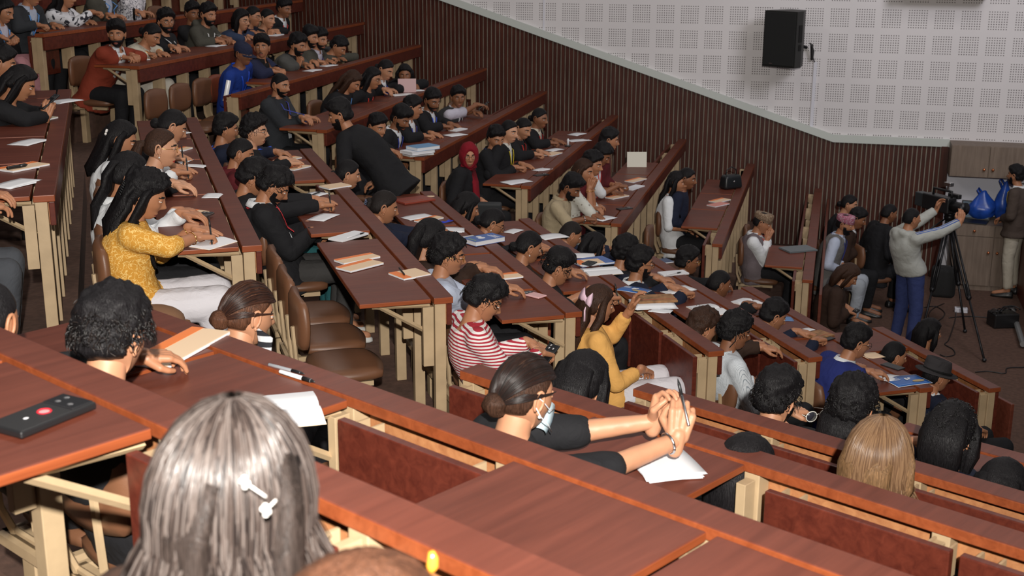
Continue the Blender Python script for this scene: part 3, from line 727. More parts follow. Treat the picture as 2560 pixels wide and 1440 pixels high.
PANTC = {'black_trousers': (.012, .012, .014), 'dark_grey_trousers': (.045, .043, .042), 'denim_trousers': (.045, .055, .075), 'pink_wide_trousers': (.42, .20, .22), 'cream_wide_trousers': (.60, .56, .48),
         'white_wide_trousers': (.66, .64, .68), 'pale_print_trousers': (.45, .47, .44), 'blue_trousers': (.035, .05, .15), 'khaki_trousers': (.46, .42, .34), 'pale_blue_trousers': (.40, .44, .50), 'teal_trousers': (.02, .10, .11), 'brown_trousers': (.05, .028, .02), 'grey_jeans': (.06, .065, .075)}
EYW = mat('eye_white', (.75, .72, .68), .3); IRIS = mat('dark_iris', (.015, .009, .006), .15); LIP = mat('lip_rose', (.26, .075, .055), .5); LIPR = mat('lip_red', (.45, .03, .03), .4)
BROW = mat('brow_hair', (.012, .010, .009), .7)
SHOEB = mat('black_shoe_leather', (.012, .012, .012), .35); SHOEW = mat('white_shoe_leather', (.62, .62, .60), .5); SHOEU = mat('blue_shoe_mesh', (.10, .30, .50), .6)
GOLD = mat('gold', (.8, .5, .15), .25, 1); PEARL = mat('pearl', (.8, .78, .74), .15); GLASSF = mat('spectacle_frame', (.03, .025, .02), .3)
LANY = {'blue': (.02, .10, .75), 'red': (.75, .04, .03), 'yellow': (.80, .62, .03), 'purple': (.12, .08, .40), 'tri': (.7, .05, .06), 'darkblue': (.03, .05, .35), 'lightblue': (.10, .30, .70), 'white': (.7, .7, .7)}
def cut_v(p, V, F, w0=.010, slope=.125, t0=.42):
    u = (V-p.P)@p.f; v = (V-p.P)@p.l; t = (V-p.P)@p.a/p.L_
    bad = (u > 0) & (t > t0) & (t < 1.3) & (np.abs(v) < w0+(t-t0)*slope)
    F = np.asarray(F); return F[~bad[F].all(1)] if F.ndim == 2 else F
def tovl(p, pts): return [tuple(p.Hc+p.Rh@(np.array(q)*p.S)) for q in pts]
def prune(V, F):
    F = np.asarray(F); used = np.unique(F); mp = np.full(len(V), -1); mp[used] = np.arange(len(used)); return V[used], mp[F]
def hair_mat(c): return hairm(c, HAIRC[c])
def assemble(p):
    r = empty('person', p.root_loc, p.ang); p.root = r
    tag(r, p.label, 'person', p.group)
    S = p.S; idx = p.idx
    # body = remeshed trunk and limbs + head + two hands in one mesh
    V, F = RES[idx, 'body']; Vs = [V]; Fs = [tuple(q) for q in F]; MI = [0]*len(Fs); off = len(V)
    hv = (HEADV*S)@p.Rh.T+p.Hc; Vs.append(hv); Fs += [tuple(i+off for i in q) for q in HEADF]; MI += HEADM; off += len(hv)
    for sd, Sh, E_, Wt, M_, hs in p.arms:
        v, f = RES[('hand', hs, p.lod)]; v = (v*S)@M_.T+Wt
        Vs.append(v); ff = np.asarray(f)+off; ff = ff[:, ::-1] if sd > 0 else ff
        Fs += [tuple(q) for q in ff]; MI += [0]*len(ff); off += len(v)
    sk = skinm(p.skin)
    p.body = mesh_obj('body', np.concatenate(Vs), Fs, [sk, BROW, LIPR if 'redlips' in p.ex else LIP, EYW, IRIS], r, True, MI)
    st, c1 = p.top[0], p.top[1]; c2 = p.top[2] if len(p.top) > 2 else None
    surf = None
    nm = {'jacket': 'jacket', 'shirt': 'shirt', 'tee': 'top', 'kurta': 'tunic', 'hoodie': 'hooded_sweatshirt', 'coat': 'coat', 'vest': 'vest'}[st]
    if st == 'vest':
        V, F = RES[idx, 'vest']; F = cut_v(p, V, F, .012, .16, .55); V2, F2 = prune(V, F); surf = mesh_obj('vest', V2, F2, [topmat(c1)], r, True)
        V, F = RES[idx, 'inner']; mesh_obj('shirt', V, F, [topmat(c2)], r, True)
    else:
        V, F = RES[idx, 'outer']
        if st in ('jacket', 'coat'):
            F = cut_v(p, V, F); V, F = prune(V, F)
        elif st in ('shirt', 'kurta'):
            F = cut_v(p, V, F, .004, .11, .86); V, F = prune(V, F)
        surf = mesh_obj(nm, V, F, [topmat(c1)], r, True)
        if st in ('jacket', 'coat') and c2:
            V, F = RES[idx, 'inner']; V, F = prune(V, F); mesh_obj('shirt', V, F, [topmat(c2)], r, True)
    cc = c2 if c2 and st != 'vest' else (c2 if c2 else c1)
    if st in ('jacket', 'shirt', 'vest', 'coat') and cc:
        # folded collar around the neck
        up_ = unit(p.Rh@np.array([0, 0, 1.])+p.a); V = []; F = []; n = 18; lx = unit(p.f-up_*(p.f@up_)); ly = np.cross(up_, lx)
        for j in range(n+1):
            an = R_(28+304*j/n); d = lx*math.cos(an)+ly*math.sin(an)
            for rr, hh in ((.060, .030), (.066, .034), (.085, -.004), (.078, -.010)):
                V.append(p.Nb+up_*(hh+.004)*S+d*rr*S)
        for j in range(n):
            for q in range(4): q2 = (q+1) % 4; F.append((j*4+q, (j+1)*4+q, (j+1)*4+q2, j*4+q2))
        F += [(0, 1, 2, 3), (n*4+3, n*4+2, n*4+1, n*4)]
        mesh_obj('collar', V, F, [topmat(cc)], r, True)
    if p.legs:
        V, F = RES[idx, 'pants']; mesh_obj('trousers', V, F, [cloth(p.pants, PANTC[p.pants])], r, True)
        for sd, hp, kn, an, to in p.legs_:
            d = unit((to-an)*np.array([1, 1, 0])); base = np.array([an[0], an[1], to[2]-.035]); s_ = np.array([-d[1], d[0], 0]); V = []; F = []
            prof = [(-.075, .030, .075), (-.06, .040, .085), (0, .042, .085), (.06, .043, .062), (.12, .046, .045), (.165, .038, .034), (.185, .020, .022)]
            for x_, w_, h_ in prof:
                for q in ((-1, .0), (-1.05, .25), (-.75, .8), (0, 1), (.75, .8), (1.05, .25), (1, 0)):
                    V.append(base+d*(x_+.01)*S+s_*q[0]*w_*S+np.array([0, 0, q[1]*h_*S]))
            for i in range(len(prof)-1):
                for j in range(7): j2 = (j+1) % 7; F.append((i*7+j, i*7+j2, (i+1)*7+j2, (i+1)*7+j))
            F += [tuple(range(7))[::-1], tuple(6*7+j for j in range(7))]
            so = mesh_obj('shoe', V, F, [SHOEW if 'whiteshoes' in p.ex else SHOEU if 'blueshoes' in p.ex else SHOEB], r, True)
            if 'socks' in p.ex:
                V, F = tube([an+np.array([0, 0, -.02]), an+(kn-an)*.28], .040*S, seg=14); mesh_obj('sock', V, F, [cloth('black_white_socks', (.01, .01, .01), 'stripe', (.7, .7, .7), 14)], r, True)
    bt = None
    # hair
    hs, hc = p.hair[0], p.hair[1]; HM = hair_mat(hc); HV = []; HF = []
    def addh(V, F):
        o = len(HV); HV.extend([tuple(q) for q in V]); HF.extend([tuple(i+o for i in q) for q in F])
    sd_ = idx % 5
    caps = {'short': dict(T=.016, top=.024, noise_amp=.009, nsc=36), 'crew': dict(T=.005, top=.004, noise_amp=.002), 'under': dict(T=.005, top=.042, noise_amp=.009), 'curly': dict(T=.024, top=.020, noise_amp=.013, nsc=60),
            'quiff': dict(T=.013, top=.038, noise_amp=.010, sweep=.014), 'messy': dict(T=.022, top=.022, noise_amp=.012, nsc=40), 'bun': dict(T=.010, top=.005, noise_amp=.003, ridge=.0, front=.55), 'long': dict(T=.016, top=.008, noise_amp=.005, ridge=.5, front=.55, side=-.10),
            'pony': dict(T=.009, top=.004, noise_amp=.003, front=.55), 'bob': dict(T=.022, top=.008, noise_amp=.004, ridge=.5, front=.52, side=-.25), 'hat': dict(T=.008, top=.0, noise_amp=.003)}
    ck = {'claw': 'bun', 'half': 'long', 'curlylong': 'curly', 'cap': 'hat', 'topi': 'hat', 'fedora': 'hat', 'hijab': None}.get(hs, hs)
    if ck:
        kw = caps[ck]; V, F = capc((ck, sd_), seed=sd_, **kw); addh(tovl(p, V), F)
    Z = np.array([0, 0, 1.])
    if ck == 'bun' or hs == 'claw':
        c_ = (-.108, .0, -.020 if hs != 'claw' else .0); r_ = (.034, .038, .036) if hs == 'bun' else (.030, .045, .052)
        V, F = sphere(c_, r_, 16, 12); V = [(a+.004*math.sin(b_*190), b_+.003*math.sin(c__*170), c__) for a, b_, c__ in V]; addh(tovl(p, V), F)
    if hs in ('long', 'half', 'curlylong'):
        ln = p.hair[2] if len(p.hair) > 2 else .36
        A = [p.Hc+p.Rh@(np.array(q)*S) for q in ((-.02, 0, .085), (-.070, 0, .05), (-.088, 0, -.01), (-.085, 0, -.075))]
        b0 = p.Nb-p.f*.085*S; A += [b0+Z*.01, b0-p.a*ln*.35-p.f*.03, b0-p.a*ln*.7-p.f*.028, b0-p.a*ln-p.f*.01]
        wd = [.03, .078, .088, .090, .095, .090, .070, .022]; shl = getattr(p, 'shell', 1.0)*S; V, F = ribbon_lock(A, [q*shl for q in wd], [q*shl for q in (.02, .03, .034, .036, .032, .030, .026, .010)], wob=.006 if hs != 'curlylong' else .014, seed=idx); addh(V, F)
        for sg in (-1, 1):
            A = [p.Hc+p.Rh@(np.array(q)*S) for q in ((.02, sg*.060, .07), (.0, sg*.085, .02), (-.005, sg*.090, -.06))]+[p.Nb+p.l*sg*.085+Z*.02+p.f*.015, p.Nb+p.l*sg*.10-p.a*.10+p.f*(.07 if sg*(idx % 2-.5) > 0 else -.08), p.Nb+p.l*sg*.085-p.a*.22+p.f*(.10 if sg*(idx % 2-.5) > 0 else -.10)]
            V, F = ribbon_lock(A, [.025, .035, .036, .032, .024, .008], [.02, .022, .024, .022, .016, .006], wob=.004, seed=idx+sg); addh(V, F)
    if hs == 'pony':
        A = [p.Hc+p.Rh@(np.array(q)*S) for q in ((-.085, 0, .03), (-.125, 0, .02), (-.145, 0, -.04), (-.140, 0, -.12))]+[p.Nb-p.f*.12-p.a*.12, p.Nb-p.f*.11-p.a*.22]
        V, F = ribbon_lock(A, [.018, .028, .034, .034, .028, .008], [.018, .024, .028, .028, .02, .006], seed=idx); addh(V, F)
    if hs == 'bob':
        A = [p.Hc+p.Rh@(np.array(q)*S) for q in ((-.01, 0, .09), (-.055, 0, .07), (-.080, 0, .0), (-.080, 0, -.08), (-.070, 0, -.16))]
        bs = getattr(p, 'shell', .90); V, F = ribbon_lock(A, [q*bs for q in (.04, .085, .098, .096, .080)], [q*bs for q in (.02, .045, .055, .050, .030)], seed=idx, wob=.005); addh(V, F)
        for sg in (-1, 1):
            A = [p.Hc+p.Rh@(np.array(q)*S) for q in ((.03, sg*.055, .07), (.012, sg*.084, .02), (.008, sg*.090, -.06), (.0, sg*.080, -.15))]; V, F = ribbon_lock(A, [q*bs for q in (.03, .035, .036, .015)], [q*bs for q in (.018, .02, .022, .010)], seed=idx); addh(V, F)
    if HV: mesh_obj('hair', HV, HF, [HM], r, True)
    if 'beard' in p.ex or 'stubble' in p.ex:
        V, F = beard_cap(.009 if 'beard' in p.ex else .003, idx); mesh_obj('beard', tovl(p, V), F, [hairm('black', HAIRC['black'])], r, True)
    elif 'mustache' in p.ex:
        V, F = tube([(.088, -.026, -.056), (.100, -.012, -.050), (.103, 0, -.049), (.100, .012, -.050), (.088, .026, -.056)], [.002, .005, .005, .005, .002], seg=8); mesh_obj('mustache', tovl(p, V), F, [BROW], r, True)
    # headwear
    if hs in ('cap', 'topi', 'fedora'):
        V = []; F = []; n = 28
        if hs == 'cap': prof = [(.0, 1.0), (.02, 1.02), (.05, .96), (.08, .78), (.098, .45), (.104, .02)]; z0, sx, sy = .028, .104, .086
        elif hs == 'topi': prof = [(-.002, 1.0), (.0, 1.03), (.06, .99), (.075, .93), (.074, .5), (.070, .02)]; z0, sx, sy = .040, .104, .084
        else: prof = [(-.004, 1.55), (.0, 1.6), (.006, 1.5), (.004, 1.03), (.06, 1.0), (.095, .92), (.100, .75), (.085, .3), (.084, .02)]; z0, sx, sy = .035, .100, .083
        for h_, q in prof:
            for j in range(n):
                an = 2*math.pi*j/n; tl = .020*math.cos(an) if hs == 'topi' else 0; V.append((sx*q*math.cos(an)-.006, sy*q*math.sin(an), z0+h_-.012*math.cos(an)+tl*(h_/.075)))
        for i in range(len(prof)-1):
            for j in range(n): j2 = (j+1) % n; F.append((i*n+j, i*n+j2, (i+1)*n+j2, (i+1)*n+j))
        F.append(tuple((len(prof)-1)*n+j for j in range(n)))
        hm = {'cap': cloth('navy_cap_cloth', (.018, .022, .05)), 'topi': cloth('patterned_topi_cloth_%d' % (idx), p.hair[2] if len(p.hair) > 2 else (.4, .1, .12), 'blotch', p.hair[3] if len(p.hair) > 3 else (.6, .5, .5), 34), 'fedora': cloth('charcoal_felt', (.035, .032, .034))}[hs]
        h = mesh_obj({'cap': 'baseball_cap', 'topi': 'topi_cap', 'fedora': 'fedora_hat'}[hs], tovl(p, V), F, [hm], r, True)
        if hs == 'cap':
            V = []; F = []
            for i in range(5):
                for j in range(11):
                    an = R_(-62+124*j/10); rr = 1+.62*i/4*(math.cos(an)**.5); V.append((.104*rr*math.cos(an)-.006, .086*math.sin(an)*(1+.12*i/4), .022-.012*math.cos(an)-.012*i/4))
            for i in range(4):
                for j in range(10): a_ = i*11+j; F.append((a_, a_+1, a_+12, a_+11))
            V2 = [(x, y, z-.004) for x, y, z in V]; o = len(V); F += [tuple(q+o for q in f[::-1]) for f in F[:40]]
            mesh_obj('visor', tovl(p, V+V2), F, [hm], h, True)
        if hs == 'fedora':
            V, F = tube([(.103*math.cos(t), .086*math.sin(t), .052-.012*math.cos(t)) for t in np.linspace(0, 2*math.pi, 25)], .008, seg=6); mesh_obj('hat_band', tovl(p, V), F, [cloth('black_band', (.008, .008, .008))], h, True)
    if hs == 'hijab':
        D = HD_D; x, y, z = D.T; face = (x > .45) & (np.abs(y) < .60) & (z < .62) & (z > -.93); m_ = 1-np.exp(-(((x-1)/.60)**2+(y/.66)**2+((z+.08)/.74)**2)**2)*1.0
        m_ = np.clip((m_-.35)*2.2, 0, 1); P_ = np.stack([x*.094, y*.074, z*.113], 1)+D*((.022+.0015*np.sin(np.arctan2(y, z)*7))*m_-.020*(1-m_))[:, None]
        hj = mesh_obj('headscarf', tovl(p, P_), HD_F, [cloth('crimson_scarf', (.22, .008, .018))], r, True)
        A = [p.Hc+p.Rh@(np.array([.02, 0, -.09])*S), p.Nb+p.f*.02+Z*.0, p.Nb+p.f*.10-p.a*.12, p.Nb+p.f*.135-p.a*.28+p.l*-.02, p.Nb+p.f*.14-p.a*.40+p.l*-.03]
        V, F = ribbon_lock(A, [.075, .095, .085, .065, .03], [.07, .065, .035, .03, .02], seed=3); mesh_obj('scarf_drape', V, F, [cloth('crimson_scarf', (.22, .008, .018))], hj, True)
    # face and ear extras
    ex = p.ex
    if 'glasses' in ex or 'sunonhead' in ex:
        g = MB(); rot = (lambda q: q) if 'glasses' in ex else (lambda q: (q[0]*.6-.02, q[1], q[2]+.10+(.09-q[0])*.3))
        for sg in (-1, 1):
            pts = [(.100-.004*abs(math.cos(t)), sg*.032+.024*math.cos(t), .008+.019*math.sin(t)) for t in np.linspace(0, 2*math.pi, 21)]
            g.add(*tube([rot(q) for q in pts], .0016, seg=5)); g.add(*tube([rot(q) for q in ((.096, sg*.056, .012), (.05, sg*.079, .014), (-.012, sg*.083, .014), (-.026, sg*.080, -.004))], .0014, seg=5))
        g.add(*tube([rot(q) for q in ((.101, -.009, .012), (.103, 0, .014), (.101, .009, .012))], .0016, seg=5))
        g.V = tovl(p, g.V); g.build('spectacles', [GOLD if 'goldglasses' in ex else GLASSF], r, True)
    if 'earring' in ex or 'jhumka' in ex:
        for sg in (-1, 1):
            V, F = sphere((-.004, sg*.083, -.040 if 'earring' in ex else -.052), .0055 if 'earring' in ex else .009, 8, 6); mesh_obj('earring', tovl(p, V), F, [PEARL if 'earring' in ex else GOLD], r, True)
    if 'mask' in ex:
        V = []; F = []
        for i in range(9):
            for j in range(13):
                y_ = -.062+.124*j/12; z_ = -.022-.085*i/8; x_ = .112-.55*y_*y_/.062-.10*abs(z_+.05)**1.0-.30*max(0, -.075-z_); V.append((x_, y_*(1-.15*i/8), z_+.0015*math.sin(i*3)))
        for i in range(8):
            for j in range(12): a_ = i*13+j; F.append((a_, a_+1, a_+14, a_+13))
        V2 = [(x-.0025, y, z) for x, y, z in V]; o = len(V); F += [tuple(q+o for q in f[::-1]) for f in list(F)]
        mk = mesh_obj('face_mask', tovl(p, V+V2), F, [mat('pale_blue_mask', (.55, .70, .78), .8)], r, True)
        for sg in (-1, 1):
            for z_ in (-.026, -.098): V, F = tube([(.078, sg*.060, z_), (.04, sg*.080, z_*.6-.01), (.0, sg*.084, z_*.2+(.012 if z_ > -.05 else -.02)), (-.022, sg*.082, .02 if z_ > -.05 else -.012)], .0016, seg=5); mesh_obj('ear_loop', tovl(p, V), F, [PAPER], mk, True)
    if 'hangmask' in ex:
        V, F = tube([(.0, -.082, -.03), (.02, -.11, -.06), (.015, -.12, -.12), (.0, -.10, -.17)], [.006, .03, .032, .01], seg=10, ry=[.004, .008, .008, .004]); mesh_obj('cloth_mask', tovl(p, V), F, [cloth('black_white_mask_cloth', (.02, .02, .025), 'stripe', (.6, .6, .62), 9)], r, True)
    if 'bow' in ex:
        g = MB(); c_ = np.array((-.088, -.055, .030)); pk = mat('pink_satin', (.78, .55, .66), .35)
        for sg in (-1, 1):
            g.add(*tube([c_, c_+np.array([-.012, sg*.025, .012]), c_+np.array([-.010, sg*.050, .022])], [.006, .016, .028], seg=10, ry=[.005, .007, .006])); g.add(*tube([c_, c_+np.array([-.010, sg*.012, -.030]), c_+np.array([-.006, sg*.020, -.068])], [.004, .010, .016], seg=8, ry=[.003, .004, .003]))
        g.add(*sphere(c_, (.010, .010, .010), 10, 8)); g.V = [tuple(c_+(np.array(q)-c_)*1.6) for q in g.V]; g.V = tovl(p, g.V); g.build('hair_bow', [pk], r, True)
    if 'clip' in ex or 'clawclip' in ex or 'flowerclip' in ex:
        g = MB(); c_ = np.array((-.118, -.01, .012) if hs != 'claw' else (-.135, -.01, .0)); mt = BLACKP if 'clip' in ex else (mat('blue_grey_clip', (.10, .13, .22), .25) if 'clawclip' in ex else mat('pearly_clip', (.75, .72, .70), .2, 0))
        if 'flowerclip' in ex:
            c_ = np.array((-.085, -.055, .035))
            for q in range(5): t = q*2*math.pi/5; g.add(*sphere(c_+np.array([-.008, .014*math.cos(t), .014*math.sin(t)]), .0085, 8, 6))
        else:
            for q in range(6): g.add(*tube([c_+np.array([0, 0, .030-.012*q]), c_+np.array([-.008, -.018, .028-.012*q]), c_+np.array([.004, -.034, .026-.012*q])], .0032, seg=5))
            g.add(*tube([c_+np.array([0, 0, .034]), c_+np.array([0, 0, -.034])], .006, seg=6))
        g.V = tovl(p, g.V); g.build('hair_clip', [mt], r, True)
    if 'cord' in ex:
        V, F = tube([(.03, .0, .135), (-.02, -.06, .115), (-.03, -.092, .04), (-.02, -.092, -.03), (-.04, -.08, -.08)], .0035, seg=6); mesh_obj('headphone_band', tovl(p, V), F, [BLACKP], r, True)
    # things worn over the chest
    for e in ex:
        if e.startswith('lan_') or e in ('scarfy', 'tie'):
            dg = surf.data; bv = BVHTree.FromPolygons([v.co for v in dg.vertices], [tuple(q.vertices) for q in dg.polygons])
            def onto(t, v, o=.006):
                c_ = p.P+p.a*t*p.L_+p.l*v; h_ = bv.ray_cast(Vector(c_+p.f*.45), Vector(-p.f), .6)
                return np.array(h_[0])+p.f*o if h_[0] is not None and (np.array(h_[0])-c_)@p.f > .02 else c_+p.f*.14
            mt = mat('lanyard_'+e, LANY.get(e[4:], (.8, .1, .05)), .45)
            if e == 'scarfy': mt = cloth('red_yellow_scarf', (.65, .04, .03), 'blotch', (.75, .68, .12), 12)
            hw = .009 if e.startswith('lan_') else .028; V = []; F = []
            side = [p.Nb-p.f*.065, p.Nb-p.f*.02]
            for sg in (-1, 1):
                pts = [p.Nb-p.f*.075*S+Z*.012, p.Nb+p.l*sg*.055-p.f*.035+Z*.016, p.Nb+p.l*sg*.070+Z*.010+p.f*.02]+[onto(t, sg*v) for t, v in ((.92, .070), (.82, .058), (.70, .044), (.58, .026), (.48, .006))]
                o = len(V)
                for i, q in enumerate(pts):
                    d = unit(pts[min(i+1, len(pts)-1)]-pts[max(i-1, 0)]); sdv = unit(np.cross(d, p.f+Z*.6 if i < 3 else p.f)); 
                    V += [q-sdv*hw, q+sdv*hw, q+sdv*hw-p.f*.0025, q-sdv*hw-p.f*.0025]
                for i in range(len(pts)-1):
                    for q in range(4): q2 = (q+1) % 4; F.append((o+i*4+q, o+i*4+q2, o+(i+1)*4+q2, o+(i+1)*4+q))
            lo = mesh_obj('lanyard' if e.startswith('lan_') else 'neck_scarf', V, F, [mt], r, True)
            if e.startswith('lan_'):
                c_ = onto(.36, .004, .010); g = MB(); Mx = np.stack([p.f, p.l, p.a], 1); V, F = rbox((-.002, -.032, -.048), (.002, .032, .048), .002, 1); g.add([c_+Mx@np.array(v) for v in V], F); g.build('name_badge', [PAPER], lo)
    for sd, Sh, E_, Wt, M_, hs_ in p.arms:
        if ('watch' in ex and sd < 0) or ('bangle' in ex):
            d = unit(Wt-E_); c_ = Wt-d*.03; u_ = unit(np.cross(d, Z)); v_ = np.cross(d, u_); rr = .0315*S if p.sleeve != 1 or 1 else .03
            V, F = tube([c_+(u_*math.cos(t)+v_*math.sin(t))*rr for t in np.linspace(0, 2*math.pi, 17)], .0045 if 'watch' in ex else .0025, seg=6); mesh_obj('wristwatch' if 'watch' in ex else 'bracelet', V, F, [STEEL if 'watch' in ex else GOLD], r, True)
    if 'reflect' in ex:
        sd, Sh, E_, Wt, M_, hs_ = p.arms[0]; d = unit(E_-Sh); o_ = -p.l*1.0+p.f*.5; o_ = unit(o_-d*(o_@d)); w_ = np.cross(d, o_); V = []; F = []
        for i in range(5):
            q = Sh+(E_-Sh)*(.12+.80*i/4)+o_*(.083+.004*math.sin(i)); V += [q-w_*.022, q+w_*.022, q+w_*.022-o_*.012, q-w_*.022-o_*.012]
        for i in range(4):
            for q in range(4): q2 = (q+1) % 4; F.append((i*4+q, i*4+q2, (i+1)*4+q2, (i+1)*4+q))
        mesh_obj('reflective_stripe', V, F, [mat('reflective_tape', (1, 1, 1), .25, 0, spec=1)], r, True)
    return r
HELD = []
def held(p, kind, label, side=-1, tilt=0):
    HELD.append((p, kind, label, side, tilt))

# ------------------------------------------------------------------ people: who sits where
PZ = person
GW = 'people in the audience'
def A(label, b, k, x, y, **kw): return PZ(label, b, k, x, y, group=GW, **kw)
J = lambda c='black_suit', i='white_shirt': ('jacket', c, i)
# far block, top row
A('woman in dark jacket and pink wide trousers looking at her phone, top left', 'S', 0, 8, 28, off=.42, pitch=25, pose='lphone', female=1, hair=('half', 'black', .25), top=J('black_suit', 'lilac_shirt'), pants='pink_wide_trousers', ex=('lan_lightblue',))
A('person in charcoal suit with pale blue lanyard beside the woman in pink trousers', 'S', 0, 78, -14, off=.40, top=J('charcoal_suit', 'light_blue_shirt'), ex=('lan_lightblue',), pose='write', pitch=15)
A('woman in white and black printed top holding a phone, top left row', 'S', 0, 165, -8, off=.40, female=1, hair=('half', 'black', .16), top=('tee', 'mono_blotch'), pose='write', rt=(.52, .06, .88))
A('person in olive grey jacket leaning on the top row desk', 'S', 0, 268, -35, off=.36, top=J('olive_suit', 'light_blue_shirt'), ex=('lan_lightblue',), pose='fold', pitch=15)
A('person in white doodle print top behind the man in rust blazer', 'S', 0, 345, -38, off=.34, female=1, hair=('half', 'black', .12), top=('tee', 'mono_doodle'), pose='fold')
# second row
person('bearded man in rust red blazer looking towards the camera with hands folded', 'S', 1, 292, 88, yaw=-62, pitch=2, byaw=-8, hair=('quiff', 'black'), top=J('rust_blazer'), ex=('beard', 'watch'), pose='dclasp', skin=1, group=GW, rt=(.34, .10, .80), lt=(.36, .16, .81))
A('woman in cream printed tunic with her hair in a bun leaning forward to write', 'S', 1, 378, 88, yaw=-5, pitch=32, female=1, hair=('bun', 'black'), top=('kurta', 'cream_print'), pants='cream_wide_trousers', sleeve=.62, ex=('bangle',), skin=1, pose='write')
A('bearded man in black jacket and glasses next to the woman in cream', 'S', 1, 415, 55, yaw=-38, pitch=4, off=.42, hair=('messy', 'black'), top=('tee', 'black_suit'), ex=('beard', 'glasses', 'lan_white'), skin=1, pose='fold')
A('short-haired man in black jacket with clasped hands on the second row desk', 'S', 1, 482, 35, yaw=-35, pitch=6, hair=('short', 'black'), top=('tee', 'black_suit'), ex=('lan_white',), skin=3, pose='dclasp')
A('bearded man in dark grey hooded top with a pen at his mouth', 'S', 1, 520, 38, yaw=-20, off=.42, hair=('short', 'black'), top=('hoodie', 'olive_suit'), ex=('beard', 'lan_white'), skin=1, pose='write')
A('woman in navy sweatshirt and glasses on the second row', 'S', 1, 603, 52, yaw=-12, pitch=8, female=1, hair=('bob', 'black'), top=('tee', 'navy_sweat'), ex=('glasses',), skin=2, pose='write')
A('person in glasses half hidden behind the woman in navy sweatshirt', 'S', 1, 632, 42, off=.36, female=1, hair=('bun', 'black'), top=('tee', 'dark_navy'), ex=('glasses',), skin=1, pose='fold')
A('young woman in black resting her chin on her hand', 'S', 1, 668, 48, yaw=-12, female=1, off=.32, hair=('bun', 'black'), top=('tee', 'black_suit'), skin=2, pose='chin', sleeve=.6)
A('man in black suit and white shirt with a bright red lanyard, second row', 'S', 1, 710, 22, yaw=-15, pitch=15, hair=('short', 'black'), top=J(), ex=('lan_red',), skin=3, pose='lap')
# third row
A('man in navy cap and bright blue jacket with a white arm stripe', 'S', 2, 608, 136, yaw=-12, hair=('cap', 'black'), top=('tee', 'blue_jacket'), ex=('lan_blue', 'reflect'), skin=3, pose='lap', dlat=-.12)
A('moustached man in navy blazer and black shirt turning to the camera', 'S', 2, 655, 120, yaw=-75, pitch=-4, hair=('quiff', 'black'), top=J('navy_suit', 'black_suit'), ex=('mustache',), skin=1, pose='dclasp')
A('bearded man in grey blazer with his hand at his chin', 'S', 2, 743, 113, yaw=-8, pitch=18, hair=('messy', 'black'), top=J('grey_suit', 'black_suit'), ex=('beard',), skin=1, pose='chin')
A('man with white clips in his hair behind the grey blazer man', 'S', 2, 775, 95, off=.36, yaw=-10, hair=('under', 'black'), top=('tee', 'olive_suit'), ex=('stubble',), skin=1, pose='fold')
A('young man with purple lanyard over a pale shirt, third row', 'S', 2, 799, 100, off=.30, yaw=-20, hair=('messy', 'black'), top=J('olive_suit', 'lilac_shirt'), ex=('lan_purple', 'stubble'), skin=1, pose='write')
A('person leaning low over the third row desk, only the hands and dark back showing', 'S', 2, 845, 118, off=.22, pitch=35, hair=('short', 'black'), top=('tee', 'olive_suit'), skin=1, pose='write')
# fourth row
A('man in dark grey suit with a faded haircut sitting at the aisle end desk', 'S', 3, 700, 214, yaw=-12, off=.58, hair=('crew', 'black'), top=J('charcoal_suit', 'charcoal_suit'), ex=('lan_darkblue', 'stubble'), skin=1, pose='fold', dlat=.0)
A('woman with long brown hair hanging over her face and a blue lanyard', 'S', 3, 878, 205, yaw=0, pitch=35, female=1, hair=('long', 'brown', .34), top=('tee', 'black_suit'), ex=('lan_lightblue',), skin=1, pose='lap')
A('woman in glasses with red lanyard and dark hair, fourth row', 'S', 3, 930, 197, yaw=-2, pitch=18, female=1, hair=('long', 'black', .28), top=('tee', 'black_suit'), ex=('lan_red', 'glasses'), skin=1, pose='lap')
A('person in black suit and white collar reading beside the raised pink paper', 'S', 3, 963, 175, yaw=-15, pitch=26, off=.34, female=1, hair=('bun', 'black'), top=J(), ex=('lan_blue',), skin=2, pose='fold')
A('woman in black suit facing the camera behind a raised pink paper', 'S', 3, 1012, 187, yaw=-72, female=1, off=.30, hair=('long', 'black', .18), top=J(), skin=3, pose='desk')
# fifth row
A('man resting his fist by his mouth, half hidden by the standing man', 'S', 4, 943, 318, yaw=-30, pitch=15, hair=('short', 'black'), top=J('black_suit', 'dark_navy'), skin=1, pose='chin')
A('man in black suit with blue lanyard looking down at his lap', 'S', 4, 1000, 298, yaw=-12, pitch=26, hair=('quiff', 'black'), top=J(), ex=('lan_darkblue', 'stubble'), skin=3, pose='lap')
A('man in black suit and white cuffs turned away beside the tablets', 'S', 4, 1030, 272, yaw=18, pitch=10, hair=('short', 'black'), top=J(), ex=('lan_darkblue',), skin=1, pose='write')
A('round-faced man in black suit with broad blue lanyard looking down', 'S', 4, 1080, 252, yaw=-35, pitch=20, hair=('short', 'black'), top=J(), ex=('lan_blue', 'stubble'), skin=3, pose='write', size=1.03)
A('smiling man in dark vest and pale sleeves holding up a phone', 'S', 4, 1145, 245, yaw=-58, pitch=5, hair=('short', 'black'), top=('vest', 'dark_vest', 'lilac_shirt'), ex=('lan_white',), skin=3, sleeve=.44, pose='desk', rt=(.46, .34, .90), lt=(.40, .30, .82))
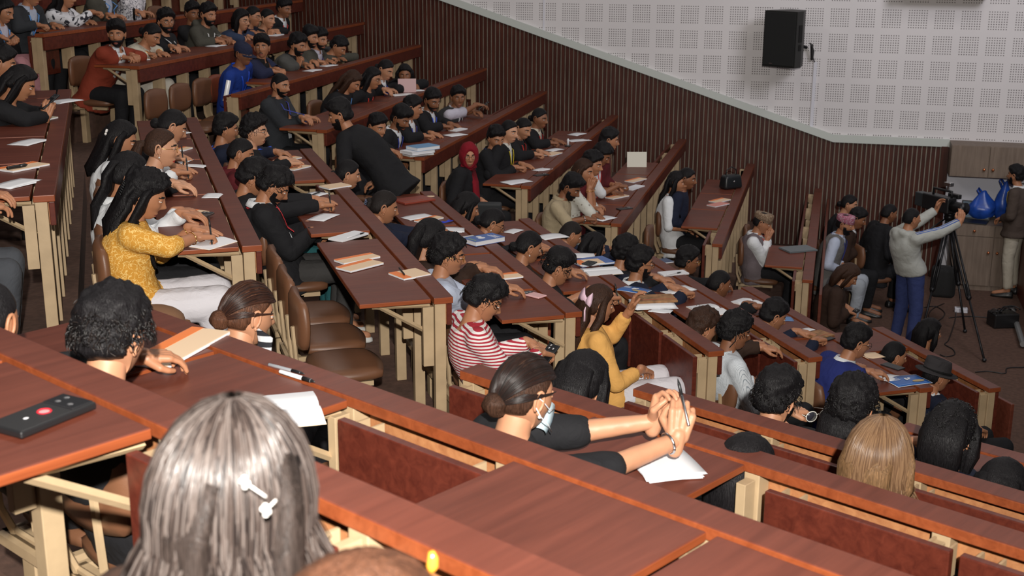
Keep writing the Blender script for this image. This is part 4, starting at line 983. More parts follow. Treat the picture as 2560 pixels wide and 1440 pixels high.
# sixth row
A('woman in crimson headscarf and round glasses looking at the camera', 'S', 5, 1172, 388, yaw=-64, female=1, hair=('hijab', 'black'), top=('coat', 'black_suit', 'black_suit'), ex=('glasses',), skin=2, pose='lap')
A('young man in black suit writing beside the woman in the headscarf', 'S', 5, 1240, 347, yaw=-48, pitch=18, hair=('messy', 'black'), top=J('black_suit', 'black_suit'), ex=('lan_blue', 'mustache'), skin=1, pose='write')
A('woman with a yellow lanyard over a pale floral blouse', 'S', 5, 1272, 330, yaw=-20, female=1, off=.42, hair=('bun', 'black'), top=('coat', 'black_suit', 'white_floral'), ex=('lan_yellow',), skin=4, pose='lap')
A('woman in black coat with bright red lanyard looking down, sixth row', 'S', 5, 1307, 322, yaw=-25, pitch=24, female=1, hair=('bun', 'black'), top=J('black_suit', 'black_suit'), ex=('lan_red', 'earring'), skin=2, pose='write')
A('woman in black jacket with pale green scarf writing near the wall', 'S', 5, 1348, 297, yaw=-15, pitch=10, female=1, hair=('bun', 'black'), top=J('black_suit', 'cream_top'), ex=('lan_red',), skin=3, pose='write')
# seventh row
A('man in beige short-sleeved shirt writing at the desk end', 'S', 6, 1425, 470, yaw=-6, pitch=30, hair=('quiff', 'black'), top=('shirt', 'beige_shirt'), sleeve=.5, pants='pale_print_trousers', ex=('beard', 'watch'), skin=3, pose='write')
A('woman in white leaf print blouse with raised clasped hands', 'S', 6, 1458, 430, yaw=-10, off=.42, female=1, hair=('long', 'brown', .2), top=('tee', 'white_floral'), sleeve=.5, ex=('bangle',), skin=1, pose='face', pants='denim_trousers')
A('dark-haired person hidden behind the woman with clasped hands', 'S', 6, 1480, 412, off=.36, yaw=-8, pitch=12, hair=('messy', 'black'), top=('shirt', 'maroon_shirt'), skin=1, pose='fold')
A('man in white shirt with red striped lanyard writing in an upright notebook', 'S', 6, 1502, 388, off=.40, pitch=32, hair=('short', 'black'), top=('shirt', 'white_shirt'), sleeve=.6, ex=('lan_red',), skin=3, pose='write', rt=(.44, .10, .87))
A('person by the wall with light headband behind the man in white shirt', 'S', 6, 1522, 352, off=.40, yaw=15, hair=('short', 'black'), top=('tee', 'maroon_shirt'), skin=1, pose='fold')
# eighth and ninth rows
A('woman in white blouse with long black hair and red and yellow scarf', 'S', 7, 1690, 458, female=1, off=.60, pitch=5, hair=('long', 'black', .30), top=('shirt', 'white_shirt'), sleeve=.55, ex=('scarfy', 'jhumka', 'lan_darkblue', 'bangle', 'whiteshoes'), skin=1, pose='lap')
A('woman whose face shows just beyond the white blouse woman', 'S', 7, 1716, 448, female=1, off=.50, hair=('bun', 'black'), top=('tee', 'dark_navy'), skin=3, pose='lap')
A('man in patterned brown cap and grey vest covering his face with his hands', 'S', 8, 1905, 558, off=.56, pitch=18, hair=('topi', 'black', (.20, .13, .085), (.42, .33, .22)), top=('vest', 'mauve_vest', 'white_shirt'), ex=('lan_red',), skin=1, pose='face', pants='black_trousers')
# middle block
A('woman with long black hair reading her phone at the left edge', 'M', 1, 48, 210, zh=1.0, pitch=30, female=1, hair=('long', 'black', .36), top=('tee', 'black_suit'), ex=('bangle',), skin=1, pose='phone', rt=(.50, -.04, .86), lt=(.50, .05, .86))
A('dark-haired person at the left edge behind the woman with the phone', 'M', 1, 4, 160, zh=1.02, pitch=15, hair=('short', 'black'), top=J(), skin=1, pose='lap')
A('person in white sleeve and grey jeans reaching over the left edge desk', 'M', 1, -120, 360, zh=1.05, pitch=10, hair=('short', 'black'), top=('tee', 'white_shirt'), sleeve=.5, skin=1, pose='desk', pants='grey_jeans', ex=('blueshoes',))
A('woman in white shirt with a white flower clip in her wavy black hair', 'M', 2, 300, 352, zh=1.0, yaw=-5, pitch=20, female=1, hair=('half', 'black', .05), top=('shirt', 'white_shirt'), ex=('flowerclip',), skin=1, pose='write')
A('young woman with brown hair, round glasses and black blazer smiling to the right', 'M', 2, 402, 372, zh=1.02, yaw=-5, pitch=6, female=1, hair=('pony', 'brown'), top=J('black_suit'), ex=('goldglasses', 'glasses', 'earring', 'redlips'), skin=4, pose='fold')
A('woman in white shirt with very long black hair behind the yellow tunic', 'M', 2, 318, 440, zh=1.02, yaw=8, pitch=14, female=1, hair=('long', 'black', .40), top=('shirt', 'white_shirt'), skin=1, pose='fold')
A('person writing with a bare forearm beyond the smiling young woman', 'M', 2, 428, 318, zh=1.0, yaw=8, pitch=28, female=1, hair=('bun', 'black'), top=('tee', 'black_suit'), sleeve=.55, skin=2, pose='write')
A('woman in mustard yellow floral tunic writing at the end of her desk', 'M', 2, 362, 492, zh=1.0, yaw=-2, pitch=24, female=1, hair=('curlylong', 'black', .46), top=('kurta', 'floral_kurta'), sleeve=.72, pants='white_wide_trousers', ex=('jhumka', 'clip', 'bangle'), skin=1, pose='write')
A('person with blue lanyard and ear showing beside the curly-haired man', 'M', 3, 563, 325, zh=1.0, yaw=5, hair=('short', 'black'), top=('tee', 'dark_navy'), ex=('lan_blue',), skin=1, pose='fold')
A('young man with curly fringe and round dark glasses', 'M', 3, 636, 330, zh=1.04, yaw=-22, pitch=4, hair=('curly', 'black'), top=('tee', 'black_suit'), ex=('glasses', 'mustache'), skin=4, pose='write')
A('man with shaved head and maroon collar looking down', 'M', 3, 600, 385, zh=.98, yaw=-4, pitch=18, hair=('crew', 'black'), top=('shirt', 'maroon_shirt'), skin=1, pose='lap')
A('person in black with a steel watch writing with both hands on the desk', 'M', 3, 630, 448, zh=.98, yaw=0, pitch=28, hair=('messy', 'black'), top=('tee', 'black_suit'), ex=('watch',), skin=1, pose='write', pants='teal_trousers')
A('man in black jacket with red and white lanyard bent over his phone, legs crossed', 'M', 3, 682, 468, zh=1.0, yaw=-4, pitch=34, hair=('messy', 'black'), top=('jacket', 'black_suit', 'white_shirt'), ex=('lan_tri', 'stubble', 'bangle', 'whiteshoes', 'socks'), skin=1, pose='lphone', pants='dark_grey_trousers')
A('smiling person with smooth black hair beneath the standing man', 'M', 4, 868, 438, zh=1.0, yaw=0, pitch=14, female=1, hair=('bun', 'black'), top=('tee', 'black_suit'), skin=2, pose='lap')
A('woman with a blue-grey claw clip in her dark hair', 'M', 4, 958, 520, zh=1.0, yaw=-2, pitch=16, female=1, hair=('claw', 'soft'), top=('tee', 'dark_navy'), ex=('clawclip',), skin=1, pose='fold')
A('woman with loose black hair partly behind the curly-haired person', 'M', 4, 1072, 600, zh=1.0, yaw=6, pitch=12, female=1, hair=('bob', 'black'), top=('tee', 'dark_brown_coat'), skin=1, pose='fold')
A('person with curly black hair and gold spectacles seen from behind', 'M', 4, 1118, 642, zh=1.0, yaw=-10, pitch=10, hair=('curly', 'black'), top=('tee', 'light_blue_shirt'), ex=('glasses', 'goldglasses'), skin=1, pose='fold')
A('short-haired person in red and white striped shirt looking down at a phone', 'M', 4, 1208, 752, zh=1.0, yaw=-2, pitch=30, hair=('messy', 'black'), top=('tee', 'red_stripes'), skin=1, pose='lphone')
A('dark-haired woman in black in front of the aisle beside the leather bag', 'M', 5, 1165, 522, zh=1.0, pitch=18, female=1, hair=('bob', 'black'), top=('tee', 'black_suit'), ex=('earring',), skin=1, pose='lap')
A('woman in dark glasses bending over her notes', 'M', 5, 1228, 560, zh=1.0, yaw=-2, pitch=28, female=1, hair=('bun', 'black'), top=('tee', 'black_suit'), ex=('glasses', 'earring'), skin=1, pose='write')
A('woman with a low black bun and pearl clip behind the undercut man', 'M', 5, 1320, 620, zh=.98, yaw=2, pitch=20, female=1, hair=('bun', 'black'), top=('tee', 'dark_brown_coat'), ex=('pclip', 'earring'), skin=1, pose='fold')
A('man with an undercut and tall black hair looking down at the desk', 'M', 5, 1392, 672, zh=1.0, yaw=-6, pitch=24, hair=('under', 'black'), top=('tee', 'black_suit'), sleeve=.6, skin=1, pose='write')
A('woman in yellow cardigan with a pink bow in her dark hair', 'M', 5, 1493, 765, zh=1.0, yaw=0, pitch=10, female=1, hair=('long', 'brown', .20), top=('tee', 'yellow_cardigan'), sleeve=.9, pants='white_wide_trousers', ex=('bow', 'jhumka'), skin=1, pose='lap', lt=(.20, .10, 1.0), hdir=((.6, .5, -.4), (.25, -.2, .95)))
A('short-haired man looking down beside the sheet of paper, middle block', 'M', 6, 1425, 588, zh=.98, yaw=0, pitch=26, hair=('crew', 'soft'), top=('tee', 'dark_navy'), skin=1, pose='write')
A('person in black with dark straight hair and a gold hair clip', 'M', 6, 1483, 622, zh=.98, yaw=6, pitch=14, female=1, hair=('bob', 'black'), top=('tee', 'black_suit'), skin=1, pose='lap')
A('person with thick black hair behind the bearded man in glasses', 'M', 6, 1562, 632, zh=1.02, yaw=10, pitch=6, hair=('messy', 'black'), top=('tee', 'black_suit'), skin=1, pose='fold')
A('bearded man in glasses with thick black hair and white collar', 'M', 6, 1600, 662, zh=1.02, yaw=-4, pitch=4, hair=('messy', 'black'), top=J('dark_navy'), ex=('glasses', 'stubble'), skin=1, pose='write')
A('person with spectacles pushed up on brown-black hair', 'M', 6, 1755, 822, zh=.96, yaw=5, pitch=14, female=1, hair=('messy', 'brown'), top=('tee', 'dark_brown_coat'), ex=('sunonhead',), skin=1, pose='fold')
A('curly-haired man in white pinstriped shirt wearing a black neckband', 'M', 6, 1836, 832, zh=1.0, yaw=-6, pitch=14, hair=('curly', 'black'), top=('shirt', 'pinstripe'), ex=('cord',), skin=3, pose='lap')
A('man in glasses seen from behind near the pad with the pen', 'M', 7, 1718, 655, zh=1.0, yaw=-8, pitch=6, hair=('short', 'black'), top=('tee', 'black_suit'), ex=('glasses', 'goldglasses'), skin=3, pose='fold')
A('short-haired man seen from behind above the open white notebooks', 'M', 7, 1797, 712, zh=1.0, yaw=-2, pitch=12, hair=('crew', 'black'), top=('tee', 'black_suit'), skin=3, pose='fold')
A('man in dark navy leaning behind the brown notebooks on the desk', 'M', 7, 1932, 792, zh=.98, yaw=-4, pitch=22, hair=('short', 'black'), top=('tee', 'dark_navy'), skin=1, pose='write')
A('man in royal blue blazer and glasses leaning on the desk end', 'M', 7, 2138, 858, zh=1.0, yaw=-4, pitch=14, hair=('short', 'black'), top=J('royal_blazer'), ex=('glasses',), skin=1, pose='fold')
A('person with cropped black hair in front of the blue poster', 'M', 8, 2233, 892, zh=.96, yaw=-5, pitch=12, hair=('crew', 'black'), top=('tee', 'black_suit'), skin=1, pose='lap')
A('man in charcoal fedora and dark jacket with white collar', 'M', 8, 2340, 942, zh=1.0, yaw=-4, pitch=10, hair=('fedora', 'black'), top=J('dark_navy'), skin=1, pose='lap')
# near block
fw = A('blurred woman with ash brown hair and a pearl clip closest to the camera', 'N', 0, 580, 1260, zh=1.02, yaw=8, pitch=4, female=1, hair=('long', 'ash', .40), top=('tee', 'dark_brown_coat'), ex=('pclip',), skin=2, pose='fold', lod=1, size=1.04)
fw.shell = .82
bw = A('head of a brown-haired person at the bottom edge with an amber hair clip', 'N', 0, 890, 1690, zh=.98, yaw=0, pitch=4, female=1, hair=('bob', 'auburn'), top=('tee', 'dark_brown_coat'), skin=2, pose='lap', lod=1)
A('man with thick wavy black hair seen from behind at the near desk', 'N', 1, 280, 846, zh=1.0, yaw=22, pitch=12, hair=('messy', 'black'), top=('tee', 'black_suit'), skin=2, pose='lap')
A('dark-haired person cut off by the left edge behind the near desk', 'N', 1, -34, 812, zh=1.0, yaw=30, hair=('crew', 'black'), top=('tee', 'black_suit'), skin=1, pose='fold')
mk = A('woman with smooth dark brown hair and pale blue face mask holding a pen', 'N', 2, 1308, 990, zh=1.0, yaw=24, byaw=-30, seatd=.04, pitch=10, female=1, hair=('bun', 'brown'), top=('tee', 'black_suit'), sleeve=.55, ex=('mask', 'earring', 'watch'), skin=2, pose='clasp', rt=(.55, -.085, .93), lt=(.57, -.045, .94), lod=1)
A('woman with auburn hair in a low bun and a dangling cloth mask', 'N', 2, 618, 790, zh=.98, yaw=-6, pitch=14, female=1, hair=('bun', 'auburn'), top=('tee', 'black_suit'), ex=('hangmask',), skin=2, pose='lap', lod=1)
A('black-haired person behind the masked woman next to the yellow cardigan', 'N', 3, 1455, 965, zh=.96, pitch=14, female=1, hair=('bob', 'black'), top=('tee', 'black_suit'), skin=1, pose='lap')
A('person whose crown of black hair rises behind the white pad desk', 'N', 3, 1860, 1190, zh=.93, pitch=10, female=1, hair=('bob', 'black'), top=('tee', 'black_suit'), skin=1, pose='lap')
A('woman with straight dark blond hair seen from behind', 'N', 3, 2193, 1155, zh=.98, pitch=6, female=1, hair=('bob', 'blond'), top=('tee', 'light_blue_shirt'), skin=4, pose='lap', size=1.05, lod=1)
A('man with swept black hair leaning his cheek on his arm', 'N', 4, 1942, 1000, zh=.98, yaw=-10, pitch=10, hair=('messy', 'black'), top=('tee', 'dark_navy'), sleeve=.5, ex=('stubble',), skin=2, pose='chin')
A('person with curly black hair beyond the sunglasses on the desk', 'N', 4, 2130, 1022, zh=1.0, pitch=10, hair=('curly', 'black'), top=('tee', 'black_suit'), skin=1, pose='lap', seatd=.1)
A('person with straight black hair just left of the blond head', 'N', 4, 2118, 1062, zh=.93, pitch=14, female=1, hair=('bob', 'black'), top=('tee', 'black_suit'), skin=1, pose='lap')
A('person with glossy black hair beside the clasped hands near the right edge', 'N', 4, 2376, 1088, zh=.98, pitch=12, female=1, hair=('bob', 'black'), top=('tee', 'dark_navy'), skin=1, pose='dclasp', rt=(.33, .17, .80), lt=(.34, .21, .81))
A('black-haired person at the bottom right edge with a side parting', 'N', 4, 2502, 1238, zh=.92, pitch=8, female=1, hair=('bob', 'black'), top=('tee', 'black_suit'), skin=1, pose='lap')

# people outside the rows -----------------------------------------------------
def free_person(label, base, ang, Hc, pelvis, legpts, **kw):
    p = Person(); d = dict(yaw=0, pitch=5, roll=0, pose='none', skin=1, hair=('short', 'black'), top=('jacket', 'black_suit', 'white_shirt'), pants='black_trousers', ex=(), female=0, size=1.0, lod=0, legs=True, rt=None, lt=None, sleeve=None, mode='stand', group=GW)
    d.update(kw); p.__dict__.update(d); p.label = label; p.root_loc = np.array(base, float); p.ang = ang; p.pelvis = np.array(pelvis, float); p.legpts = [(sd, *[np.array(q, float) for q in pts]) for sd, pts in legpts]
    p.chair_d = None; p.b = None
    build_prims(p, np.array(Hc, float)); PEOPLE.append(p); return p
def sitlegs(x=.40, z=.475): return [(sd, ((0, sd*.085, z-.01), (x, sd*.13, z), (x-.05, sd*.11, .075), (x+.10, sd*.14, .04))) for sd in (-1, 1)]
def stlegs(sp=.10, fwd=0): return [(sd, ((0, sd*.085, .84), (.02+fwd*sd, sd*sp, .45), (-.02+fwd*sd, sd*(sp+.01), .08), (.13+fwd*sd, sd*(sp+.04), .04))) for sd in (-1, 1)]
def floor_at(x, y, z): return at_z(x, y, z)
# standing man bending in the aisle
zf = H(4)-HD; Q = at_z(852, 290, zf+1.34); ang = R_(14+180-14)
fp = Q-np.array([math.cos(ang), math.sin(ang), 0])*.42; fp[2] = zf
lean = free_person('man in black jacket standing in the aisle and bending to the left', fp, ang, (.42, 0, 1.34), (.0, 0, .84), [(sd, ((.0, sd*.085, .82), (.05, sd*.10, .45), (-.02, sd*.11, .08), (.13, sd*.13, .04))) for sd in (-1, 1)], yaw=10, pitch=14, hair=('quiff', 'black'), top=J('black_suit', 'black_suit'), ex=('beard',), skin=1, rt=(.30, -.28, .74), lt=(.34, .26, .74), lod=1)
# cameraman
fb = at_z(2258, 880, STG); fb = fb/np.linalg.norm(fb[:2])*13.35; fb[2] = STG
Q = pray(2278, 548); Q = Q*(np.linalg.norm(fb[:2])/np.linalg.norm(Q[:2])); hz = Q[2]-STG
a0 = R_(33); dl = Q-fb; c, s = math.cos(-a0), math.sin(-a0)
camman = free_person('man in pale grey hooded sweatshirt with blue arm stripes operating the camera', fb, a0, (dl[0]*c-dl[1]*s, dl[0]*s+dl[1]*c, hz), (0, 0, .86), stlegs(.12), yaw=-4, pitch=4, hair=('crew', 'black'), top=('hoodie', 'grey_hoodie'), pants='blue_trousers', skin=1, rt=(.50, -.22, 1.47), lt=(.42, .12, 1.52))
fb = at_z(2520, 738, STG); Q = pray(2540, 440); Q = Q*(np.linalg.norm(fb[:2])/np.linalg.norm(Q[:2])); dl = Q-fb; a0 = R_(158); c, s = math.cos(-a0), math.sin(-a0)
free_person('bearded man standing in brown tweed jacket with yellow lanyard and pale trousers', fb, a0, (dl[0]*c-dl[1]*s, dl[0]*s+dl[1]*c, Q[2]-STG), (0, 0, .86), stlegs(.10), yaw=-12, pitch=0, hair=('short', 'black'), top=J('tweed_jacket'), pants='khaki_trousers', ex=('beard', 'lan_yellow'), skin=1, rt=(.20, -.02, .90), lt=(.20, .03, .90))
def side_sitter(label, hx, hy, zh, ang, **kw):
    Q = at_z(hx, hy, STG+zh); base = Q-np.array([math.cos(ang), math.sin(ang), 0])*kw.pop('fx', .16); base[2] = STG
    p = free_person(label, base, ang, (np.linalg.norm((Q-base)[:2]), 0, zh), (0, 0, .475), sitlegs(), mode='sit', **kw); return p
sf = [side_sitter('man in pink patterned cap and grey vest over a pale blue tunic, seated', 2112, 562, 1.10, R_(-8), hair=('topi', 'black', (.36, .10, .16), (.55, .42, .46)), top=('vest', 'grey_vest', 'light_blue_shirt'), pants='pale_blue_trousers', ex=('beard', 'lan_darkblue'), pose='lap', skin=1, yaw=-8, pitch=10),
      side_sitter('woman with dark hair seated behind the man in the pink cap', 2122, 512, 1.10, R_(-4), female=1, hair=('bun', 'black'), top=('tee', 'black_suit'), pose='lap', skin=2, pitch=12),
      side_sitter('dark-haired man in dark coat between the pink cap and the cameraman', 2142, 548, 1.08, R_(-2), hair=('short', 'black'), top=J('dark_brown_coat'), pose='lphone', skin=3, pitch=20),
      side_sitter('person in black suit seated with back turned near the slatted wall', 2222, 535, 1.12, R_(28), hair=('crew', 'black'), top=J('black_suit', 'black_suit'), pose='lap', skin=3, pitch=12),
      side_sitter('woman in dark brown coat seated low with papers on her lap', 2118, 690, 1.05, R_(4), female=1, hair=('bob', 'brown'), top=('coat', 'dark_brown_coat', 'black_suit'), pants='brown_trousers', pose='lphone', skin=1, pitch=34),
      side_sitter('black-haired person seated on the floor level beyond the front desk', 2322, 835, 1.05, R_(26), female=1, hair=('bob', 'black'), top=('tee', 'black_suit'), pose='lap', skin=1)]
run_requests()
next(p for p in PEOPLE if p.label.startswith('woman with straight dark blond')).shell = .84
for p in PEOPLE: assemble(p)
# combed and loose strands on the heads nearest the camera
def skull(p, th, az, rr):
    d = np.array([math.sin(th)*math.cos(az), math.sin(th)*math.sin(az), math.cos(th)]); return p.Hc+p.Rh@(np.array([d[0]*.097, d[1]*.078-.0*d[2], d[2]*.115])*rr*p.S)
def strands(p, n, length, mats, style='down', spread=1.0, r=.0011, seed=1, rr0=1.15):
    rnd = random.Random(seed); cu = bpy.data.curves.new('loose_hair', 'CURVE'); cu.dimensions = '3D'; cu.bevel_depth = r; cu.bevel_resolution = 1 if style != 'tuft' else 0
    for mt in mats: cu.materials.append(mt)
    for i in range(n):
        az = rnd.uniform(-math.pi, math.pi); rr = rr0+.05*rnd.random(); pts = []
        if style == 'down':
            if abs(az) < .85 and rnd.random() < .9: az += math.pi
            for t in np.linspace(.08, 1, 7): pts.append(skull(p, t*1.75, az, rr))
            last = pts[-1]; c_ = p.Rh@np.array([math.cos(az), math.sin(az), 0])*.012
            for t in range(1, 6):
                q = last+np.array([0, 0, -1.])*length*t/5*rnd.uniform(.9, 1.1)+c_*t*.5*(spread-.4)+np.array([rnd.gauss(0, .006), rnd.gauss(0, .006), 0])*t*spread
                if q[2] < p.Nb[2]: q = q-p.f*.01*t
                pts.append(q)
        elif style == 'back':
            a0 = rnd.uniform(-2.2, 2.2); t0 = 1.05 if abs(a0) < 1 else 1.35; bun = np.array([-.100, 0, -.012]); P0 = np.array(skull(p, t0, a0, rr)); 
            for t in np.linspace(0, 1, 9):
                # great-circle sweep from the hairline to the knot
                th0 = t0; d0 = np.array([math.sin(th0)*math.cos(a0), math.sin(th0)*math.sin(a0), math.cos(th0)]); d1 = np.array([-.97, .12*math.sin(a0*3), -.15]); d1 /= np.linalg.norm(d1)
                om = math.acos(max(-1, min(1, float(d0@d1)))); k_ = (math.sin((1-t)*om)*d0+math.sin(t*om)*d1)/max(1e-4, math.sin(om)); k_ = k_/np.linalg.norm(k_)
                pts.append(p.Hc+p.Rh@(np.array([k_[0]*.097, k_[1]*.078, k_[2]*.115])*rr*p.S))
        else:  # short tufts
            th = math.acos(rnd.uniform(-.05 if abs(az) > 1.9 else (.05 if abs(az) > 1.1 else .62), 1)); b = np.array(skull(p, th, az, rr0-.08)); c_ = unit(b-p.Hc); tg = unit(np.cross(c_, [rnd.gauss(0, 1), rnd.gauss(0, 1), rnd.gauss(0, .4)])+np.array([0, 0, -.8])); L_ = length*rnd.uniform(.6, 1.2); cur = rnd.uniform(-.5, .5)
            for t in np.linspace(0, 1, 6): pts.append(b+c_*L_*.55*math.sin(t*1.9)+tg*L_*t*t*.9+np.cross(c_, tg)*cur*L_*math.sin(t*3))
        sp_ = cu.splines.new('POLY'); sp_.points.add(len(pts)-1); ph = rnd.uniform(0, 6)
        for j, q in enumerate(pts): w_ = .0020*math.sin(j*1.3+ph)*spread; sp_.points[j].co = (q[0]+w_, q[1]+w_, q[2], 1); sp_.points[j].radius = 1 if j < len(pts)-2 else .6
        sp_.material_index = i % len(mats)
    o = bpy.data.objects.new('loose_hair', cu); COL.objects.link(o); o.parent = p.root; o['kind'] = 'stuff'; return o
def gloss(name, col, rough): return mat(name, col, rough, spec=.3)
DS, BS = gloss('dark_strand', (.014, .010, .009), .35), gloss('black_strand', (.006, .005, .005), .36)
PN = {p.label: p for p in PEOPLE}
def byl(t): return next(p for p in PEOPLE if p.label.startswith(t))
strands(fw, 4200, .26, [gloss('ash_sheen_strand', (.050, .037, .032), .30), gloss('pale_sheen_strand', (.10, .082, .074), .26), DS], 'down', 1.5, .0012, 3, 1.20)  # ash and pale strand colours paint flash sheen onto brown hair
strands(bw, 1000, .12, [gloss('auburn_strand', (.045, .018, .011), .35), DS], 'down', 1.0, .0010, 5)
strands(byl('woman with straight dark blond'), 2800, .13, [gloss('blond_strand', (.22, .13, .07), .28), gloss('honey_strand', (.12, .065, .035), .30)], 'down', .5, .0012, 7, 1.25)
strands(mk, 1500, .1, [gloss('deep_brown_strand', (.020, .010, .008), .33), DS], 'back', .5, .0011, 8, 1.105)
strands(byl('woman with auburn hair'), 1100, .1, [gloss('auburn_strand', (.085, .035, .020), .35), gloss('deep_brown_strand', (.040, .020, .014), .33)], 'back', .5, .0011, 9, 1.105)
strands(byl('man with thick wavy black hair'), 1600, .026, [BS, BS, DS], 'tuft', 1.0, .0018, 10, 1.24)
for i, t in enumerate(('man with swept black hair', 'person with glossy black hair', 'curly-haired man in white', 'man with an undercut', 'young man with curly fringe', 'man in black jacket with red and white', 'person with curly black hair and gold', 'short-haired person in red and white', 'person with curly black hair beyond')):
    strands(byl(t), 460, .026, [BS], 'tuft', 1.2, .0018, 20+i, 1.26)

# ------------------------------------------------------------------ chairs
CG = 'padded lecture chairs along the desks'
def short(l): return ' '.join(l.split()[:9])
SPC = {'S': .46, 'M': .46, 'N': .56}
occ = {}
for p in PEOPLE:
    if getattr(p, 'b', None): occ.setdefault((p.b, p.k), []).append((p.chair_d, p))
CHAIRL = {}
for (b, k), lst in occ.items():
    for d, p in lst:
        w_ = p.label.split(' '); place_chair(b, k, d, 'brown padded chair under the '+' '.join(w_[:10]), (p.idx*7) % 5 == 3 and 1 or 0)
EMPTY = [('S', 1, [10.69], 0, 'empty brown chair just left of the man in the rust red blazer'),
 ('S', 2, [10.75], 0, 'leftmost of three empty brown chairs below the red blazer desk'), ('S', 2, [11.21], 0, 'middle of three empty brown chairs below the red blazer desk'),
 ('S', 2, [11.67], 0, 'rightmost of three empty brown chairs below the red blazer desk'), ('S', 3, [12.28], 1, 'empty red-brown chair right of the man in dark grey suit'), ('S', 3, [12.74], 0, 'empty brown chair between the dark grey suit man and long brown hair'),
 ('S', 3, [14.4], 1, 'empty red-brown chair by the wall right of the raised pink paper'), ('S', 3, [15.1], 0, 'empty brown chair by the wall at the far end of the pink paper row'),
 ('S', 2, [14.6], 1, 'empty red-brown chair by the slatted wall in the blue cap row'), ('S', 2, [15.2], 0, 'empty dark brown chair by the wall in the blue cap row'),
 ('S', 1, [15.3], 0, 'empty brown chair by the wall right of the red lanyard man'), ('S', 4, [14.6], 0, 'empty brown chair by the wall beyond the smiling man in vest'),
 ('S', 5, [14.6], 0, 'empty brown chair by the wall beyond the woman in green scarf'), ('S', 6, [14.4], 1, 'empty red-brown chair by the wall beyond the upright notebook'),
 ('S', 7, [14.2], 0, 'empty chair by the slatted wall beyond the black handbag'), ('S', 8, [13.2], 1, 'empty red-brown chair beyond the man in brown patterned cap'), ('S', 8, [13.8], 0, 'empty dark chair by the wall beyond the brown patterned cap'),
 ('S', 7, [12.3], 0, 'empty brown chair at the aisle end before the white blouse woman'), ('S', 0, [13.2], 0, 'empty brown chair in the top row behind the glasses man'), ('S', 0, [13.8], 0, 'empty brown chair in the top row above the short-haired man'),
 ('S', 4, [10.95+.5], 0, None), ('M', 3, [7.06], 0, 'uppermost of three empty brown seats beside the crossed legs'), ('M', 3, [6.60], 0, 'middle of three empty brown seats beside the crossed legs'),
 ('M', 3, [6.14], 0, 'lowest of three empty brown seats, nearest the near desk'), ('M', 4, [6.45], 0, 'empty brown chair at the desk end right behind the striped shirt'),
 ('M', 2, [6.42], 1, 'red-brown chair back at the desk end behind the yellow tunic'), ('N', 0, [1.72], 2, 'tan chair back beside the blurred woman under the near desk'),
 ('M', 7, [7.25], 0, 'empty brown chair at the desk end beside the white pinstriped shirt'), ('M', 8, [7.6], 0, 'empty brown chair beyond the fedora man by the desk end')]
for b, k, ds, kind, lab in EMPTY:
    for d in ds:
        if lab is None or any(abs(d-q[0]) < .22 for q in occ.get((b, k), [])): continue
        place_chair(b, k, d, lab, kind)
for i, p in enumerate(sf):
    r = copy_tree(CH[0]); r.location = p.root_loc+np.array([0, 0, 0.]); r.rotation_euler = (0, 0, p.ang); r['label'] = 'chair under the '+short(p.label)+' on the open floor'; r['group'] = CG

# ------------------------------------------------------------------ things on the desks
LAY = {}
def on_desk(b, k, x, y, h=0.): return at_z(x, y, H(k)+h-.004)
def item(kind, b, k, p1, p2, w, label, h=0., **kw):
    A_, B_ = on_desk(b, k, *p1, h), on_desk(b, k, *p2, h); c = (A_+B_)/2; d = B_-A_; L_ = float(np.hypot(d[0], d[1])); ang = math.atan2(d[1], d[0])
    L_ = kw.pop('L', L_); c[2] = H(k)+h-.003; r = ITEMS[kind](L_, w, **kw); 
    r.location = [float(q) for q in c]; r.rotation_euler = (0, 0, ang); cat, grp = CATS[kind]; tag(r, label, cat, grp); return r
def wavy_sheet(L_, w, m, z0=.001, bow=.006, n=10, name='sheet', parent=None, th=.0008, skew=0):
    V = []; F = []
    for s in (0, 1):
        for i in range(n+1):
            for j in range(5):
                u = i/n; v = j/4; V.append(((u-.5)*L_+skew*(v-.5), (v-.5)*w, z0+s*th+bow*math.sin(u*math.pi)*(.4+.6*v)+.2*bow*math.sin(v*5)))
    o = 5*(n+1)
    for i in range(n):
        for j in range(4):
            a = i*5+j; F.append((a, a+1, a+6, a+5)); F.append((o+a, o+a+5, o+a+6, o+a+1))
    for i in range(n): F.append((i*5, i*5+5, o+i*5+5, o+i*5)); F.append((i*5+4, o+i*5+4, o+i*5+9, i*5+9))
    for j in range(4): F.append((j, o+j, o+j+1, j+1)); F.append((n*5+j, n*5+j+1, o+n*5+j+1, o+n*5+j))
    return mesh_obj(name, V, F, m, parent, True)
def it_notebook(L_, w, cover=None, band=True, th=.012, lift=.004, spiral=True):
    r = empty('notebook', (0, 0, 0)); MB().box((-L_/2, -w/2, 0), (L_/2, w/2, th*.8), bev=.001).build('pages', [PAPER], r)
    c = MB(); c.box((-L_/2, -w/2, th*.8), (L_/2, w/2, th), 0, bev=.0005)
    if band: c.box((-L_/2-.001, w/2-w*.30, th), (L_/2+.001, w/2+.001, th+.0006), 1)
    c.build('cover', [cover or CREAM, ORANGE], r)
    if band and spiral and L_ > .12:
        s = MB(); n = int(L_/.009)
        for i in range(n): x = -L_/2+.006+i*(L_-.012)/n; s.add(*tube([(x, w/2+.003*math.cos(t), th*.5+.008*math.sin(t)) for t in (0, 1.05, 2.1, 3.14, 4.2, 5.2, 6.28)], .0007, seg=4))
        s.build('spiral_binding', [STEEL], r)
    return r
